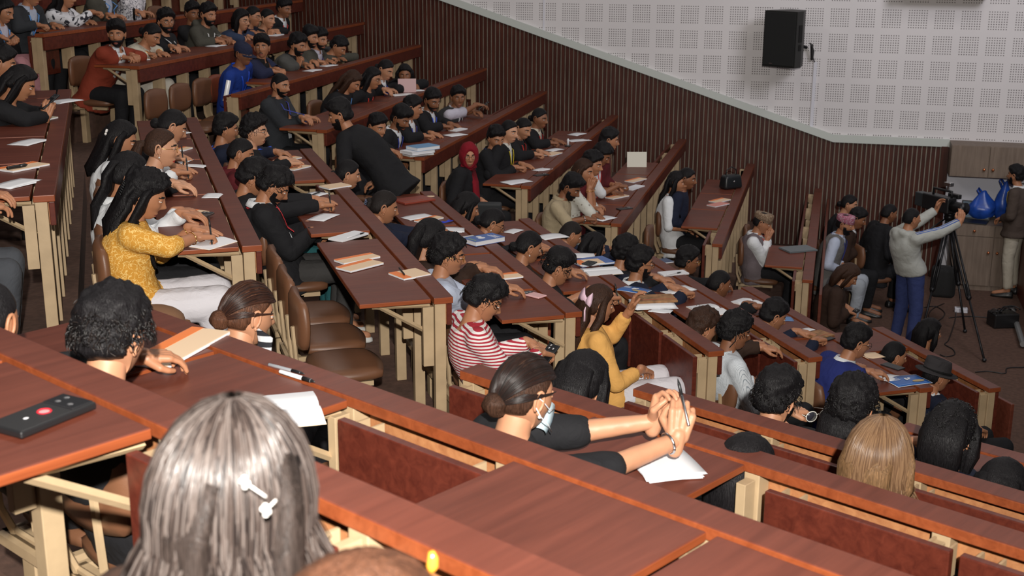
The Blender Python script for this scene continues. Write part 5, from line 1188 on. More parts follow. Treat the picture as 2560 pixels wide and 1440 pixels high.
def it_open(L_, w, ruled=True):
    r = empty('open_notebook', (0, 0, 0)); V = []; F = []
    for s_, y0 in ((-1, -w/2), (1, 0)):
        m = MB(); n = 6; o = len(V)
        for i in range(n+1):
            v = i/n; y = y0+v*w/2; z = .010*math.sin(math.pi*(v if s_ > 0 else 1-v)**.6)+.004
            for x in (-L_/2, L_/2): V += [(x, y, 0), (x, y, z)]
        for i in range(n): a = o+i*4; F += [(a+1, a+3, a+7, a+5), (a, a+4, a+6, a+2), (a, a+1, a+5, a+4), (a+2, a+6, a+7, a+3)]
        F += [(o, o+2, o+3, o+1), (o+n*4, o+n*4+1, o+n*4+3, o+n*4+2)]
    mesh_obj('pages', V, F, [PAPER], r, False); MB().box((-L_/2-.002, -w/2-.002, -.001), (L_/2+.002, w/2+.002, .0)).build('cover', [CREAM], r)
    return r
def it_paper(L_, w, m=None, bow=.004, n=1, skew=0):
    return wavy_sheet(L_, w, [m or PAPER], bow=bow, name='paper_sheet', skew=skew)
def it_papers(L_, w, n=3):
    r = empty('paper_stack', (0, 0, 0)); rnd = random.Random(int(L_*1e4))
    for i in range(n): o = wavy_sheet(L_*.97, w*.97, [PAPER], z0=.001+.0022*i, bow=.003, name='sheet', parent=r); o.rotation_euler = (0, 0, rnd.uniform(-.09, .09)); o.location = (rnd.uniform(-.008, .008), rnd.uniform(-.008, .008), 0)
    return r
def it_book(L_, w, th=.03, cover=None, art=None):
    r = empty('book', (0, 0, 0)); c = cover or mat('blue_book_cover', (.07, .15, .42), .4)
    MB().box((-L_/2+.003, -w/2+.003, .002), (L_/2-.003, w/2-.003, th-.002)).build('page_block', [PAPER], r)
    q = MB(); q.box((-L_/2, -w/2, 0), (L_/2, w/2, .002)); q.box((-L_/2, -w/2, th-.002), (L_/2, w/2, th)); q.box((-L_/2, w/2-.003, 0), (L_/2, w/2, th)); q.build('cover', [c], r)
    if art:
        a = MB(); a.add(*sphere((-L_*.10, -w*.05, th+.0003), (.028, .022, .0006), 10, 4)); a.add(*sphere((-L_*.08, w*.20, th+.0003), (.020, .02, .0006), 10, 4))
        for i in range(3): a.box((L_*(.22+.06*i), -w*.38, th), (L_*(.245+.06*i), w*(.25-.1*i), th+.0005))
        a.box((-L_*.42, -w*.3, th), (-L_*.39, w*.3, th+.0005), 1); a.build('cover_print', [PAPER, mat('lime_print', (.35, .5, .1), .5)], r)
    return r
def it_phone(L_, w, m=None, cam_=True, ring=False):
    r = empty('smartphone', (0, 0, 0)); MB().box((-L_/2, -w/2, -.006 if ring else 0), (L_/2, w/2, .010), bev=.0045).build('phone_case', [m or BLACKP], r)
    if cam_:
        q = MB(); q.box((L_/2-L_*.30, -w/2+.006, .0095), (L_/2-.004, w/2-.006, .0125), bev=.0012)
        for x, y in ((.22, .18), (.22, -.18), (.10, .18)): q.add(*sphere((L_/2-L_*x, w*y, .0125), (.007, .007, .0015), 12, 4), 1)
        q.build('camera_bump', [mat('dark_glossy', (.02, .02, .022), .15), STEEL], r)
    if ring:
        q = MB(); q.add(*tube([(.004+.0135*math.cos(t), .0135*math.sin(t), .0102) for t in np.linspace(0, 6.2832, 25)], .0016, seg=5)); q.build('round_sticker', [mat('red_print', (.7, .02, .04), .4)], r); q = MB(); q.add(*sphere((.004, 0, .0100), (.0105, .0105, .0006), 14, 4)); q.build('sticker_face', [mat('pink_print', (.8, .35, .35), .4)], r)
        q = MB(); q.add(*sphere((-.040, .002, .0100), (.006, .005, .0008), 8, 4)); q.build('printed_mark', [PAPER], r)
    return r
def it_pen(L_, w, m=None, cap_=None):
    r = empty('pen', (0, 0, 0)); rr = w/2; z = rr
    q = MB(); q.add(*tube([(-L_/2, 0, z), (-L_/2+.003, 0, z), (L_/2-.016, 0, z)], [rr*.8, rr, rr], seg=10)); q.build('barrel', [m or BLACKP], r, True)
    q = MB(); q.add(*tube([(L_/2-.05, 0, z), (L_/2-.018, 0, z), (L_/2-.006, 0, z), (L_/2, 0, z)], [rr*1.1, rr*1.08, rr*.5, .0008], seg=10)); q.build('grip', [cap_ or BLACKP], r, True)
    return r
def it_poster(L_, w):
    r = empty('poster', (0, 0, 0)); wavy_sheet(L_, w, [PAPER], bow=.006, name='sheet', parent=r); o = wavy_sheet(L_*.96, w*.94, [mat('poster_blue', (.03, .13, .42), .35)], z0=.0022, bow=.006, name='blue_print', parent=r)
    q = MB(); q.add(*sphere((L_*.22, -w*.2, .0105), (.045, .020, .0006), 14, 4)); 
    for i, (a, b_) in enumerate(((-.02, .0), (.06, .05), (.0, .12), (.10, .14))): q.add(*sphere((L_*a, w*b_, .0108), (.011, .009, .0005), 8, 4), 1)
    for i in range(3): q.box((-L_*.38, w*(.08+.1*i), .0088), (-L_*.16, w*(.11+.1*i), .0093), 1)
    q.build('print_details', [mat('gold_print', (.5, .36, .15), .4), PAPER], r); return r
def it_folder(L_, w, m=None):
    r = empty('folder', (0, 0, 0)); MB().box((-L_/2, -w/2, 0), (L_/2, w/2, .016), bev=.004).build('cover', [m or mat('red_brown_folder', (.26, .05, .03), .4)], r); q = MB(); q.box((-L_/2, -w/2+.035, .016), (L_/2, -w/2+.040, .0175)); q.build('fold_edge', [mat('folder_edge', (.36, .08, .04), .4)], r); return r
def it_laptop(L_, w):
    r = empty('laptop', (0, 0, 0)); MB().box((-L_/2, -w/2, 0), (L_/2, w/2, .012), bev=.003).build('base', [mat('grey_laptop', (.13, .15, .16), .4)], r); MB().box((-L_/2, -w/2, .0125), (L_/2, w/2, .018), bev=.002).build('lid', [mat('grey_laptop', (.13, .15, .16), .4)], r); return r
def it_bag(L_, w, hgt=.16):
    r = empty('handbag', (0, 0, 0)); V, F = rbox((-L_/2, -w/2, 0), (L_/2, w/2, hgt), .035, 4); V = [(x*(1-.15*z/hgt), y*(1-.25*z/hgt), z) for x, y, z in V]; mesh_obj('bag_body', V, F, [mat('black_leather', (.012, .014, .016), .35)], r, True)
    V, F = tube([(-L_*.3, 0, hgt*.9), (-L_*.25, 0, hgt*1.35), (0, 0, hgt*1.55), (L_*.25, 0, hgt*1.35), (L_*.3, 0, hgt*.9)], .006, seg=6); mesh_obj('strap', V, F, [mat('black_leather', (.012, .014, .016), .35)], r, True)
    V, F = sphere((0, -w*.42, hgt*.55), (.012, .006, .012), 10, 6); mesh_obj('clasp', V, F, [STEEL], r, True); return r
def it_bottle(L_, w):
    r = empty('water_bottle', (0, 0, 0)); MB().add(*tube([(0, 0, 0), (0, 0, .006), (0, 0, .012)], [.038, .038, .03], seg=18)).build('coaster', [BLACKP], r, True); MB().add(*tube([(0, 0, .012), (0, 0, .075), (0, 0, .085)], [.012, .011, .006], seg=14)).build('bottle_body', [PAPER], r, True); return r
def it_calc(L_, w):
    r = empty('calculator', (0, 0, 0)); MB().box((-L_/2, -w/2, 0), (L_/2, w/2, .011), bev=.004).build('calculator_case', [mat('charcoal_plastic', (.03, .035, .038), .45)], r); q = MB()
    for i in range(4):
        for j in range(3): x = -L_*.34+i*L_*.2; y = -w*.26+j*w*.26; q.box((x-.006, y-.005, .011), (x+.006, y+.005, .013), bev=.001)
    q.build('keys', [BLACKP], r); return r
def it_card(L_, w):
    r = empty('notebook', (0, 0, 0)); q = MB(); q.box((-L_/2, -w/2, 0), (L_/2, w/2, .008)); q.build('pages', [PAPER], r); q = MB(); q.box((-L_/2, -w/2, .008), (L_/2, w/2, .0095)); q.box((-L_/2, -w/2, .0095), (-L_/2+L_*.3, w/2, .0102), 1); q.build('cover', [CREAM, ORANGE], r); return r
def it_lan(L_, w):
    pts = [(-L_/2, 0, .004), (-L_*.35, w*.3, .010), (-L_*.2, -.01, .008), (0, w*.1, .014), (L_*.2, -w*.1, .008), (L_*.38, w*.2, .012), (L_/2, w*.1, .004), (L_*.3, -w*.2, .010), (0, -w*.12, .006), (-L_*.3, -w*.25, .008), (-L_/2, 0, .004)]
    V, F = tube(pts, .002, seg=6, ry=.009); r = mesh_obj('lanyard', V, F, [mat('lanyard_lan_blue2', (.02, .05, .60), .4)], None, True); return r
def it_sung(L_, w):
    r = empty('sunglasses', (0, 0, 0)); g = MB(); l = MB()
    for s in (-1, 1):
        g.add(*tube([(s*.034+.027*math.cos(t), 0+.002, .026+.023*math.sin(t)) for t in np.linspace(0, 6.2832, 21)], .0024, seg=6)); l.add(*tube([(s*.034, .0005, .026), (s*.034, .0035, .026)], .0245, seg=16)); g.add(*tube([(s*.061, .002, .030), (s*.066, .06, .028), (s*.062, .12, .012)], .0016, seg=5))
    g.add(*tube([(-.008, .002, .030), (0, .002, .034), (.008, .002, .030)], .0018, seg=5)); g.build('spectacle_frame', [mat('white_frame', (.7, .68, .62), .25)], r, True); l.build('lens', [mat('dark_lens', (.03, .03, .04), .1)], r, True); return r
ITEMS = dict(notebook=it_notebook, open=it_open, paper=it_paper, papers=it_papers, book=it_book, phone=it_phone, pen=it_pen, poster=it_poster, folder=it_folder, laptop=it_laptop, bag=it_bag, bottle=it_bottle, calc=it_calc, card=it_card, lan=it_lan, sung=it_sung)
CATS = dict(notebook=('notebook', 'notebooks on the desks'), open=('notebook', 'notebooks on the desks'), paper=('paper', 'loose papers on the desks'), papers=('papers', 'loose papers on the desks'), book=('book', 'books on the desks'), phone=('phone', 'phones'), pen=('pen', 'pens on the desks'),
            poster=('poster', None), folder=('folder', None), laptop=('laptop', None), bag=('handbag', None), bottle=('bottle', None), calc=('calculator', None), card=('notebook', 'notebooks on the desks'), lan=('lanyard', None), sung=('sunglasses', None))
I = item
# near block
I('notebook', 'N', 1, (366, 920), (528, 832), .135, 'orange and cream spiral notebook on the near desk by the wavy-haired man', spiral=True)
I('open', 'N', 1, (640, 1035), (775, 1022), .24, 'open white spiral notepad half hidden by the blurred woman', L=.19)
I('pen', 'N', 1, (672, 916), (762, 940), .010, 'clear and black pen lying above the white pen', m=mat('clear_plastic', (.25, .26, .28), .2))
I('pen', 'N', 1, (700, 934), (788, 961), .012, 'white and black marker pen on the near desk edge', m=mat('white_plastic', (.8, .8, .8), .35))
I('phone', 'N', 0, (10, 1082), (200, 1006), .098, 'black phone with a red and white round sticker at the left edge', ring=True, h=.008)
I('papers', 'N', 2, (1640, 1140), (1688, 1195), .17, 'white spiral pad under the clasped hands of the masked woman', n=4, L=.21)
I('papers', 'N', 4, (2330, 1158), (2382, 1168), .05, 'small white papers on the desk by the clasped hands at the right')
I('sung', 'N', 4, (2020, 1058), (2070, 1050), .05, 'round white-framed sunglasses on a desk near the swept-haired man')
# middle block left edge
I('papers', 'M', 1, (118, 262), (195, 249), .15, 'white papers on the left edge desk beyond the woman with the phone', L=.26)
I('notebook', 'M', 1, (52, 312), (142, 292), .12, 'cream notebook closed with a dark band at the left edge', cover=mat('ivory_cover', (.75, .72, .55), .5), band=False, L=.24)
I('paper', 'M', 1, (28, 368), (120, 345), .14, 'white sheet under the reaching arm at the left edge', L=.24)
I('notebook', 'M', 1, (10, 430), (104, 412), .13, 'orange-edged notebook under a pen case at the left edge', L=.24)
I('papers', 'M', 1, (0, 472), (85, 450), .13, 'lowest white papers on the left edge desk', L=.24)
I('pen', 'M', 1, (18, 425), (70, 416), .018, 'dark pen case on the orange-edged notebook at the left', h=.013)
# middle block row 2
I('paper', 'M', 2, (432, 336), (465, 330), .16, 'white square paper at the far end of the second middle desk', L=.14)
I('notebook', 'M', 2, (446, 379), (473, 371), .07, 'small orange and cream notebook near the far writing hand', L=.12)
I('paper', 'M', 2, (442, 412), (472, 398), .09, 'white note under the far writing forearm', L=.18)
I('paper', 'M', 2, (448, 414), (513, 417), .09, 'crumpled white sheet beside the smiling young woman', L=.20)
I('paper', 'M', 2, (520, 500), (546, 480), .10, 'white paper by the folded black sleeve', L=.14)
I('notebook', 'M', 2, (448, 547), (510, 530), .10, 'orange and cream notebook under a dark wallet near the yellow tunic', L=.17)
I('phone', 'M', 2, (488, 550), (528, 532), .07, 'dark patterned wallet phone beside the orange notebook', h=.013, L=.13, m=mat('dark_pattern_wallet', (.05, .035, .03), .4, var=.8, vscale=60))
I('open', 'M', 2, (470, 618), (545, 596), .26, 'open white notebook in front of the yellow tunic', L=.20)
# row 3
I('notebook', 'M', 3, (684, 408), (753, 393), .09, 'orange-backed white notebook uppermost on the third middle desk', L=.24)
I('notebook', 'M', 3, (722, 427), (768, 416), .09, 'orange and cream notebook below the uppermost one', L=.20)
I('paper', 'M', 3, (742, 500), (820, 478), .13, 'white sheet with a pen by the steel watch', L=.22)
I('pen', 'M', 3, (775, 492), (803, 480), .010, 'dark pen on the white sheet by the steel watch', h=.008)
I('notebook', 'M', 3, (812, 472), (864, 464), .13, 'plain cream notebook overlapping the ledge of the third middle desk', band=False, L=.19)
I('paper', 'M', 3, (775, 558), (842, 530), .12, 'white pad edge under the writing hands', L=.22)
I('notebook', 'M', 3, (823, 608), (918, 580), .11, 'long white folded notebook with a thin pen', cover=PAPER, band=False, L=.24)
I('pen', 'M', 3, (868, 597), (912, 583), .008, 'thin white pen on the folded white notebook', h=.013, m=PAPER)
I('notebook', 'M', 3, (840, 660), (945, 640), .10, 'upper of two orange and cream notebooks at the desk end', L=.24)
I('notebook', 'M', 3, (850, 680), (948, 655), .12, 'lower of two orange and cream notebooks at the desk end', h=.002, L=.24)
I('card', 'M', 3, (992, 694), (1056, 682), .15, 'cream notebook with orange band overhanging the desk end', L=.17)
I('pen', 'M', 3, (998, 672), (1012, 690), .009, 'dark pen across the overhanging cream notebook', h=.012)
# row 4
I('folder', 'M', 4, (1000, 508), (1070, 498), .18, 'red-brown folder at the far end of the fourth middle desk', L=.28)
I('paper', 'M', 4, (1070, 496), (1083, 488), .06, 'small cream note on the ledge beside the red-brown folder', m=CREAM, L=.07)
I('paper', 'M', 4, (1008, 549), (1080, 537), .13, 'printed white sheet by the claw clip woman', L=.22)
I('notebook', 'M', 4, (1036, 560), (1108, 542), .09, 'orange and cream notebook next to the blue lanyard', L=.22)
I('lan', 'M', 4, (1062, 566), (1138, 553), .08, 'bright blue lanyard coiled on the fourth middle desk', L=.24)
I('papers', 'M', 4, (1100, 577), (1155, 577), .14, 'folded grey-white papers below the blue lanyard', L=.18)
I('papers', 'M', 4, (1145, 604), (1195, 593), .12, 'white papers tucked under the blue textbook', L=.18)
I('book', 'M', 4, (1160, 614), (1258, 596), .15, 'thick blue textbook with white print on the fourth middle desk', art=True, th=.032, h=.004, L=.25)
I('notebook', 'M', 4, (1236, 697), (1298, 690), .11, 'orange and cream notebook near the striped shirt', L=.17)
I('phone', 'M', 4, (1356, 745), (1312, 734), .075, 'pale pink phone near the desk end', m=mat('pink_case', (.72, .42, .42), .35), L=.14)
# row 5
I('paper', 'M', 5, (1345, 597), (1418, 588), .15, 'white booklet above the undercut man', L=.22, bow=.01)
I('paper', 'M', 5, (1268, 584), (1300, 573), .10, 'white sheet under the hand of the woman in dark glasses', L=.16)
I('paper', 'M', 5, (1435, 640), (1478, 640), .14, 'white sheet beyond the pile of blue and orange books', L=.18)
I('book', 'M', 5, (1440, 662), (1520, 652), .19, 'blue book at the bottom of the pile with the calculator', th=.016, L=.27)
I('card', 'M', 5, (1445, 660), (1500, 655), .13, 'cream and orange notebook on top of the blue book', h=.017, L=.19)
I('calc', 'M', 5, (1462, 665), (1485, 655), .075, 'dark calculator on top of the book pile', h=.029, L=.10)
I('open', 'M', 5, (1462, 682), (1545, 676), .20, 'open colourful magazine below the calculator pile', L=.25)
I('poster', 'M', 5, (1560, 722), (1608, 730), .13, 'white and blue brochure in front of the bearded glasses man', L=.21)
I('pen', 'M', 5, (1598, 741), (1627, 736), .010, 'short white pen below the blue brochure', m=PAPER)
I('papers', 'M', 5, (1575, 765), (1690, 762), .20, 'thick stack of white pages under a brown cover at the desk ledge', L=.28, n=7)
I('folder', 'M', 5, (1585, 752), (1690, 748), .16, 'worn brown notebook cover on the page stack', h=.016, m=mat('worn_brown_cover', (.30, .15, .06), .6, var=.4, vscale=25), L=.26)
I('paper', 'M', 5, (1625, 775), (1678, 781), .10, 'white and purple card on the desk ledge', L=.14)
# row 6-8
I('notebook', 'M', 7, (1630, 658), (1672, 653), .13, 'dark blue notebook beyond the glasses man', cover=mat('dark_blue_cover', (.05, .08, .16), .4), band=False, L=.20)
I('notebook', 'M', 6, (1650, 688), (1716, 682), .11, 'white pad carrying a pen near the raised forearm', cover=PAPER, band=False, L=.22)
I('pen', 'M', 6, (1667, 689), (1704, 682), .010, 'white and black pen on the white pad', h=.013, m=PAPER)
I('papers', 'M', 6, (1650, 735), (1735, 718), .14, 'white sheet with blue and orange logo under the forearm', L=.26)
I('open', 'M', 6, (1740, 780), (1800, 772), .26, 'large open white notebook on the sixth middle desk', L=.20)
I('open', 'M', 7, (1842, 765), (1890, 750), .20, 'open white notebook near the far end of the seventh middle desk', L=.17)
I('paper', 'M', 7, (1962, 790), (1974, 806), .08, 'upright blue and white leaflet edge by the dark navy man', L=.12, m=mat('leaflet_blue', (.12, .25, .5), .5))
I('paper', 'M', 7, (2008, 828), (2032, 822), .07, 'small white note above the brown notebook', L=.09)
I('folder', 'M', 7, (2022, 846), (2072, 834), .15, 'brown notebook near the ledge by the blue blazer man', m=mat('worn_brown_cover', (.30, .15, .06), .6), L=.17)
I('phone', 'M', 7, (2035, 858), (2085, 843), .075, 'dark tablet lying below the brown notebook', cam_=False, L=.17)
I('paper', 'M', 7, (2165, 892), (2195, 888), .12, 'cream folded paper beside the glasses of the blue blazer man', m=CREAM, L=.14)
I('poster', 'M', 7, (2230, 958), (2306, 948), .18, 'glossy blue poster at the end of the seventh middle desk', L=.27)
I('paper', 'M', 7, (2205, 945), (2250, 948), .13, 'white sheet overlapping the blue poster', L=.16, bow=.006) 
I('phone', 'M', 7, (2212, 912), (2252, 925), .08, 'dark grey phone on the ledge above the blue poster', cam_=False, L=.15)
# far block
I('papers', 'S', 0, (160, 60), (178, 57), .10, 'white sheets held by the desk end of the top row', L=.16)
I('notebook', 'S', 1, (318, 153), (365, 149), .12, 'cream open notebook under the hands of the rust blazer man', band=False, L=.22)
I('papers', 'S', 1, (525, 118), (555, 113), .14, 'white papers in the middle of the second row desk', L=.22)
I('papers', 'S', 1, (605, 96), (632, 98), .12, 'white papers near the navy sweatshirt woman', L=.18)
I('notebook', 'S', 1, (672, 92), (706, 86), .12, 'white notebook beside the red lanyard man', cover=PAPER, band=False, L=.2)
I('paper', 'S', 2, (762, 180), (806, 173), .14, 'left white sheet on the third row desk', L=.24)
I('paper', 'S', 2, (802, 167), (845, 162), .14, 'right white sheet on the third row desk', L=.24)
I('bag', 'S', 2, (795, 155), (838, 150), .16, 'black rounded bag resting on the third row desk', L=.30)
I('phone', 'S', 3, (980, 240), (1030, 236), .12, 'white tablet lying on the fourth row desk', m=mat('white_plastic', (.8, .8, .8), .35), L=.26, cam_=False)
I('paper', 'S', 3, (1028, 228), (1056, 226), .14, 'white sheet right of the white tablet', L=.2)
I('papers', 'S', 4, (1112, 342), (1165, 335), .14, 'white sheets under the hands of the round-faced man', L=.22)
I('notebook', 'S', 4, (1125, 330), (1165, 322), .10, 'white notebook above the sheets of the round-faced man', cover=PAPER, band=False, L=.2)
I('book', 'S', 4, (1016, 390), (1070, 384), .18, 'cream-edged book at the bottom of the aisle end stack', th=.03, cover=mat('cream_edge_cover', (.6, .55, .4), .5), L=.26)
I('book', 'S', 4, (1016, 386), (1072, 378), .18, 'white book in the middle of the aisle end stack', h=.031, th=.028, cover=PAPER, L=.27)
I('book', 'S', 4, (1030, 376), (1085, 369), .18, 'blue-topped book on the aisle end stack', h=.060, th=.032, cover=mat('sky_cover', (.15, .35, .6), .4), L=.26)
I('papers', 'S', 5, (1252, 461), (1330, 450), .17, 'open white sheets at the aisle end of the sixth row desk', L=.28)
I('paper', 'S', 5, (1340, 428), (1372, 421), .12, 'white sheet under the writing hand of the young man in black suit', L=.2)
I('phone', 'S', 5, (1345, 440), (1360, 438), .075, 'black phone at the desk end of the sixth row', L=.15)
I('notebook', 'S', 5, (1362, 392), (1400, 381), .12, 'cream notebook in the middle of the sixth row desk', band=False, L=.22)
I('paper', 'S', 5, (1370, 378), (1402, 372), .12, 'white note above the cream notebook, sixth row', L=.2)
I('bottle', 'S', 5, (1415, 366), (1425, 366), .08, 'small white bottle standing on a dark disc, sixth row', L=.08)
I('paper', 'S', 5, (1425, 353), (1470, 350), .14, 'white sheet beyond the small white bottle', L=.26)
I('paper', 'S', 5, (1425, 340), (1460, 332), .14, 'white sheet farthest up the sixth row desk', L=.22)
I('papers', 'S', 6, (1490, 552), (1530, 542), .14, 'white sheets under the hand of the beige shirt man', L=.22)
I('phone', 'S', 6, (1552, 524), (1570, 522), .075, 'phone on a small holder near the desk end, seventh row', L=.15)
I('notebook', 'S', 6, (1520, 498), (1565, 489), .11, 'orange and white notebook nearest the clasped hands woman', L=.24)
I('notebook', 'S', 6, (1562, 478), (1608, 463), .11, 'white notebook with grey spine on the seventh row desk', cover=PAPER, band=False, L=.26)
I('notebook', 'S', 6, (1566, 458), (1612, 446), .11, 'orange-edged notebook farthest along the seventh row desk', L=.26)
I('notebook', 'S', 7, (1778, 508), (1820, 498), .12, 'orange notebook behind the black handbag, eighth row', L=.24)
I('notebook', 'S', 7, (1772, 518), (1818, 508), .12, 'pink notebook in front of the orange one, eighth row', cover=mat('pink_cover', (.7, .28, .24), .5), band=False, L=.24)
I('bag', 'S', 7, (1800, 474), (1852, 468), .15, 'black handbag with metal clasp on the eighth row desk', L=.26)
I('laptop', 'S', 8, (1960, 628), (2030, 622), .22, 'closed grey laptop on the frontmost wall-side desk', L=.32)

# upright notebook and pink paper -------------------------------------------------
def upright(name, mats, b, k, px, d_off, w_, h_, label, cat, yaw, tilt=12):
    c = on_desk(b, k, *px); r = MB().box((-w_/2, -.003, 0), (w_/2, .003, h_), bev=.001).build(name, mats); r.location = c; r.rotation_euler = (R_(-tilt), 0, ANG[b]+R_(yaw)); tag(r, label, cat)
upright('open_notebook', [mat('ivory_page', (.72, .70, .60), .8)], 'S', 6, (1592, 418), 0, .22, .17, 'upright cream notebook held by the man in white shirt', 'notebook', 15)
upright('paper_sheet', [mat('pink_paper', (.62, .42, .42), .8)], 'S', 3, (1018, 231), 0, .20, .15, 'pink paper standing upright in front of the facing woman', 'paper', 20)

# ------------------------------------------------------------------ things held in hands
def hand_thing(p, i, kind, label, cat, L_=.14, dz=.03):
    sd, Sh, E_, Wt, M_, hs = p.arms[i]; c = Wt+M_@np.array([.075, 0, -.028 if kind != 'pen' else -.01]); c = p.root_loc+np.array(Matrix.Rotation(p.ang, 3, 'Z') @ Vector(c)); 
    d = np.array(Matrix.Rotation(p.ang, 3, 'Z') @ Vector(M_[:, 0]))
    if kind == 'phone': r = it_phone(.145, .072); r.location = c+np.array([0, 0, .02]); r.rotation_euler = (0, R_(-35), math.atan2(d[1], d[0]))
    else: r = it_pen(.14, .009, STEEL if 'silver' in label else None); r.location = c+np.array([0, 0, .035]); r.rotation_euler = (0, R_(-58), math.atan2(d[1], d[0])+(1.2 if kind == 'pen' else 0))
    tag(r, label, cat, 'phones' if cat == 'phone' else 'pens in writing hands')
pn = {p.label: p for p in PEOPLE}
for p in list(PEOPLE):
    if p.pose in ('phone', 'lphone'): hand_thing(p, 0, 'phone', 'phone held by the '+short(p.label), 'phone')
    elif p.pose == 'write' and p.lod == 1: hand_thing(p, 0, 'pen', 'pen in the hand of the '+short(p.label), 'pen')
hand_thing(mk, 0, 'pen', 'silver pen pointing up from the clasped hands of the masked woman', 'pen')
for q in PEOPLE:
    if q.label.startswith('smiling man in dark vest'): hand_thing(q, 0, 'phone', 'phone held up by the smiling man in dark vest', 'phone')

# ------------------------------------------------------------------ loudspeaker, conduit, cabinets
def onwall(x, y, yy=WALLY): v = pray(x, y); return v*(yy/v[1])
spk = empty('loudspeaker', (-.62, WALLY-.33, -1.62)); spk.rotation_euler = (0, 0, R_(-28)); tag(spk, 'black loudspeaker box mounted high on the white perforated wall', 'loudspeaker')
V = []; F = []; prof = [(-.22, -.20), (.22, -.20), (.22, -.06), (.10, .20), (-.10, .20), (-.22, -.06)]
for z in (0, .66): V += [(x, y, z) for x, y in prof]
F = [tuple(range(6))[::-1], tuple(range(6, 12))]+[(i, (i+1) % 6, 6+(i+1) % 6, 6+i) for i in range(6)]
mesh_obj('cabinet_body', V, F, [mat('black_speaker_paint', (.012, .013, .012), .55)], spk); MB().box((-.205, -.212, .02), (.205, -.200, .64), bev=.004).build('grille', [mat('black_grille', (.008, .009, .009), .8, bump=.8, bscale=300)], spk)
MB().box((-.12, -.216, .035), (-.08, -.211, .045)).build('badge', [STEEL], spk)
g = MB(); g.box((.221, -.14, .30), (.226, -.07, .50)); g.box((.221, -.13, .20), (.226, -.08, .27)); g.build('side_handle', [mat('deep_black', (.003, .003, .003), .9)], spk)
g = MB(); g.add(*tube([(0, .20, .25), (.05, .36, .20)], .02, seg=8)); g.build('wall_bracket', [BLACKM], spk)
cb = MB(); a_ = onwall(2026, 105); b_ = onwall(2036, 155); cb.add(*tube([(a_[0], WALLY-.16, a_[2]), (a_[0]+.05, WALLY-.05, a_[2]-.1), (b_[0]-.02, WALLY-.04, b_[2]+.06), (b_[0], WALLY-.02, b_[2])], .007, seg=6)); cb.add(*tube([(a_[0]+.02, WALLY-.10, a_[2]-.02), (b_[0]-.03, WALLY-.04, b_[2]+.03)], .018, seg=6))
tag(cb.build('speaker_cable', [BLACKP]), 'black cable hanging from the back of the loudspeaker', 'cable')
a_ = onwall(2039, 155); b_ = onwall(2033, 318); tag(MB().box((a_[0]-.02, WALLY-.022, b_[2]), (a_[0]+.02, WALLY-.004, a_[2]), bev=.003).build('cable_conduit', [PLW]), 'white vertical cable conduit below the loudspeaker', 'conduit')
tag(MB().box((.60, WALLY-.26, -.80), (1.62, WALLY-.006, -.50), bev=.02).build('air_conditioner', [mat('cream_casing', (.50, .44, .32), .5)]), 'cream casing of a wall unit cut off by the top edge', 'air conditioner')
LAM = wood('grey_brown_laminate', (.17, .125, .095), (.26, .20, .155), .55, 'z'); BRS = mat('copper_knob', (.5, .18, .08), .3, .8)
def cabinet(name, x0, x1, y0, z0, z1, label, doors, top=None, drawer=0):
    r = empty(name, (x0, WALLY-.008, z0)); tag(r, label, 'cabinet'); W_ = x1-x0; D_ = WALLY-.008-y0
    MB().box((0, -D_, 0), (W_, 0, z1-z0)).build('carcass', [LAM], r)
    dz1 = z1-z0-(.14 if drawer else 0)
    for i in range(doors):
        a = W_*i/doors; o = MB().box((a+.004, -D_-.018, .004+(.06 if drawer else 0)), (a+W_/doors-.004, -D_-.001, dz1-.004), bev=.002).build('door', [LAM], r)
        kx = a+(W_/doors-.05 if i % 2 == 0 else .05); MB().add(*sphere((kx, -D_-.035, (dz1*.72 if drawer else .10)), (.018, .016, .018), 12, 8)).build('knob', [BRS], o, True)
        if drawer: o = MB().box((a+.004, -D_-.018, dz1+.004), (a+W_/doors-.004, -D_-.001, z1-z0-.008), bev=.002).build('drawer', [LAM], r); MB().add(*sphere((a+W_/doors*.5, -D_-.035, dz1+.07), (.018, .016, .018), 12, 8)).build('knob', [BRS], o, True)
    return r
cabinet('wall_cabinet', 1.36, 3.10, WALLY-.38, -2.86, -2.485, 'grey-brown wall cabinet with copper knobs fixed above the counter', 4)
cabinet('base_cabinet', 1.46, 3.3, WALLY-.55, STG, -3.40, 'grey-brown base cabinet with a worktop below the wall cabinet', 4, drawer=1)
CTZ = -3.40
lp = empty('laptop', at_z(2428, 546, CTZ)); lp.location[1] = WALLY-.40; lp.location[2] = CTZ; tag(lp, 'open black laptop standing on the cabinet worktop', 'laptop'); lp.rotation_euler = (0, 0, R_(-14))
MB().box((-.17, -.12, 0), (.17, .11, .015), bev=.003).build('keyboard_base', [BLACKP], lp)
o = MB().box((-.17, 0, 0), (.17, .010, .22), bev=.003).build('lid', [BLACKP], lp); o.location = (0, .115, .012); o.rotation_euler = (R_(-14), 0, 0)
s_ = MB().box((-.155, -.002, .02), (.155, 0, .205)).build('screen', [mat('dim_screen', (.02, .025, .03), .2, emit=((.12, .16, .2), .35))], o)
MB().box((-.13, -.0035, .08), (-.02, -.002, .17)).build('screen_window', [mat('dim_window', (.10, .13, .15), .3)], s_)
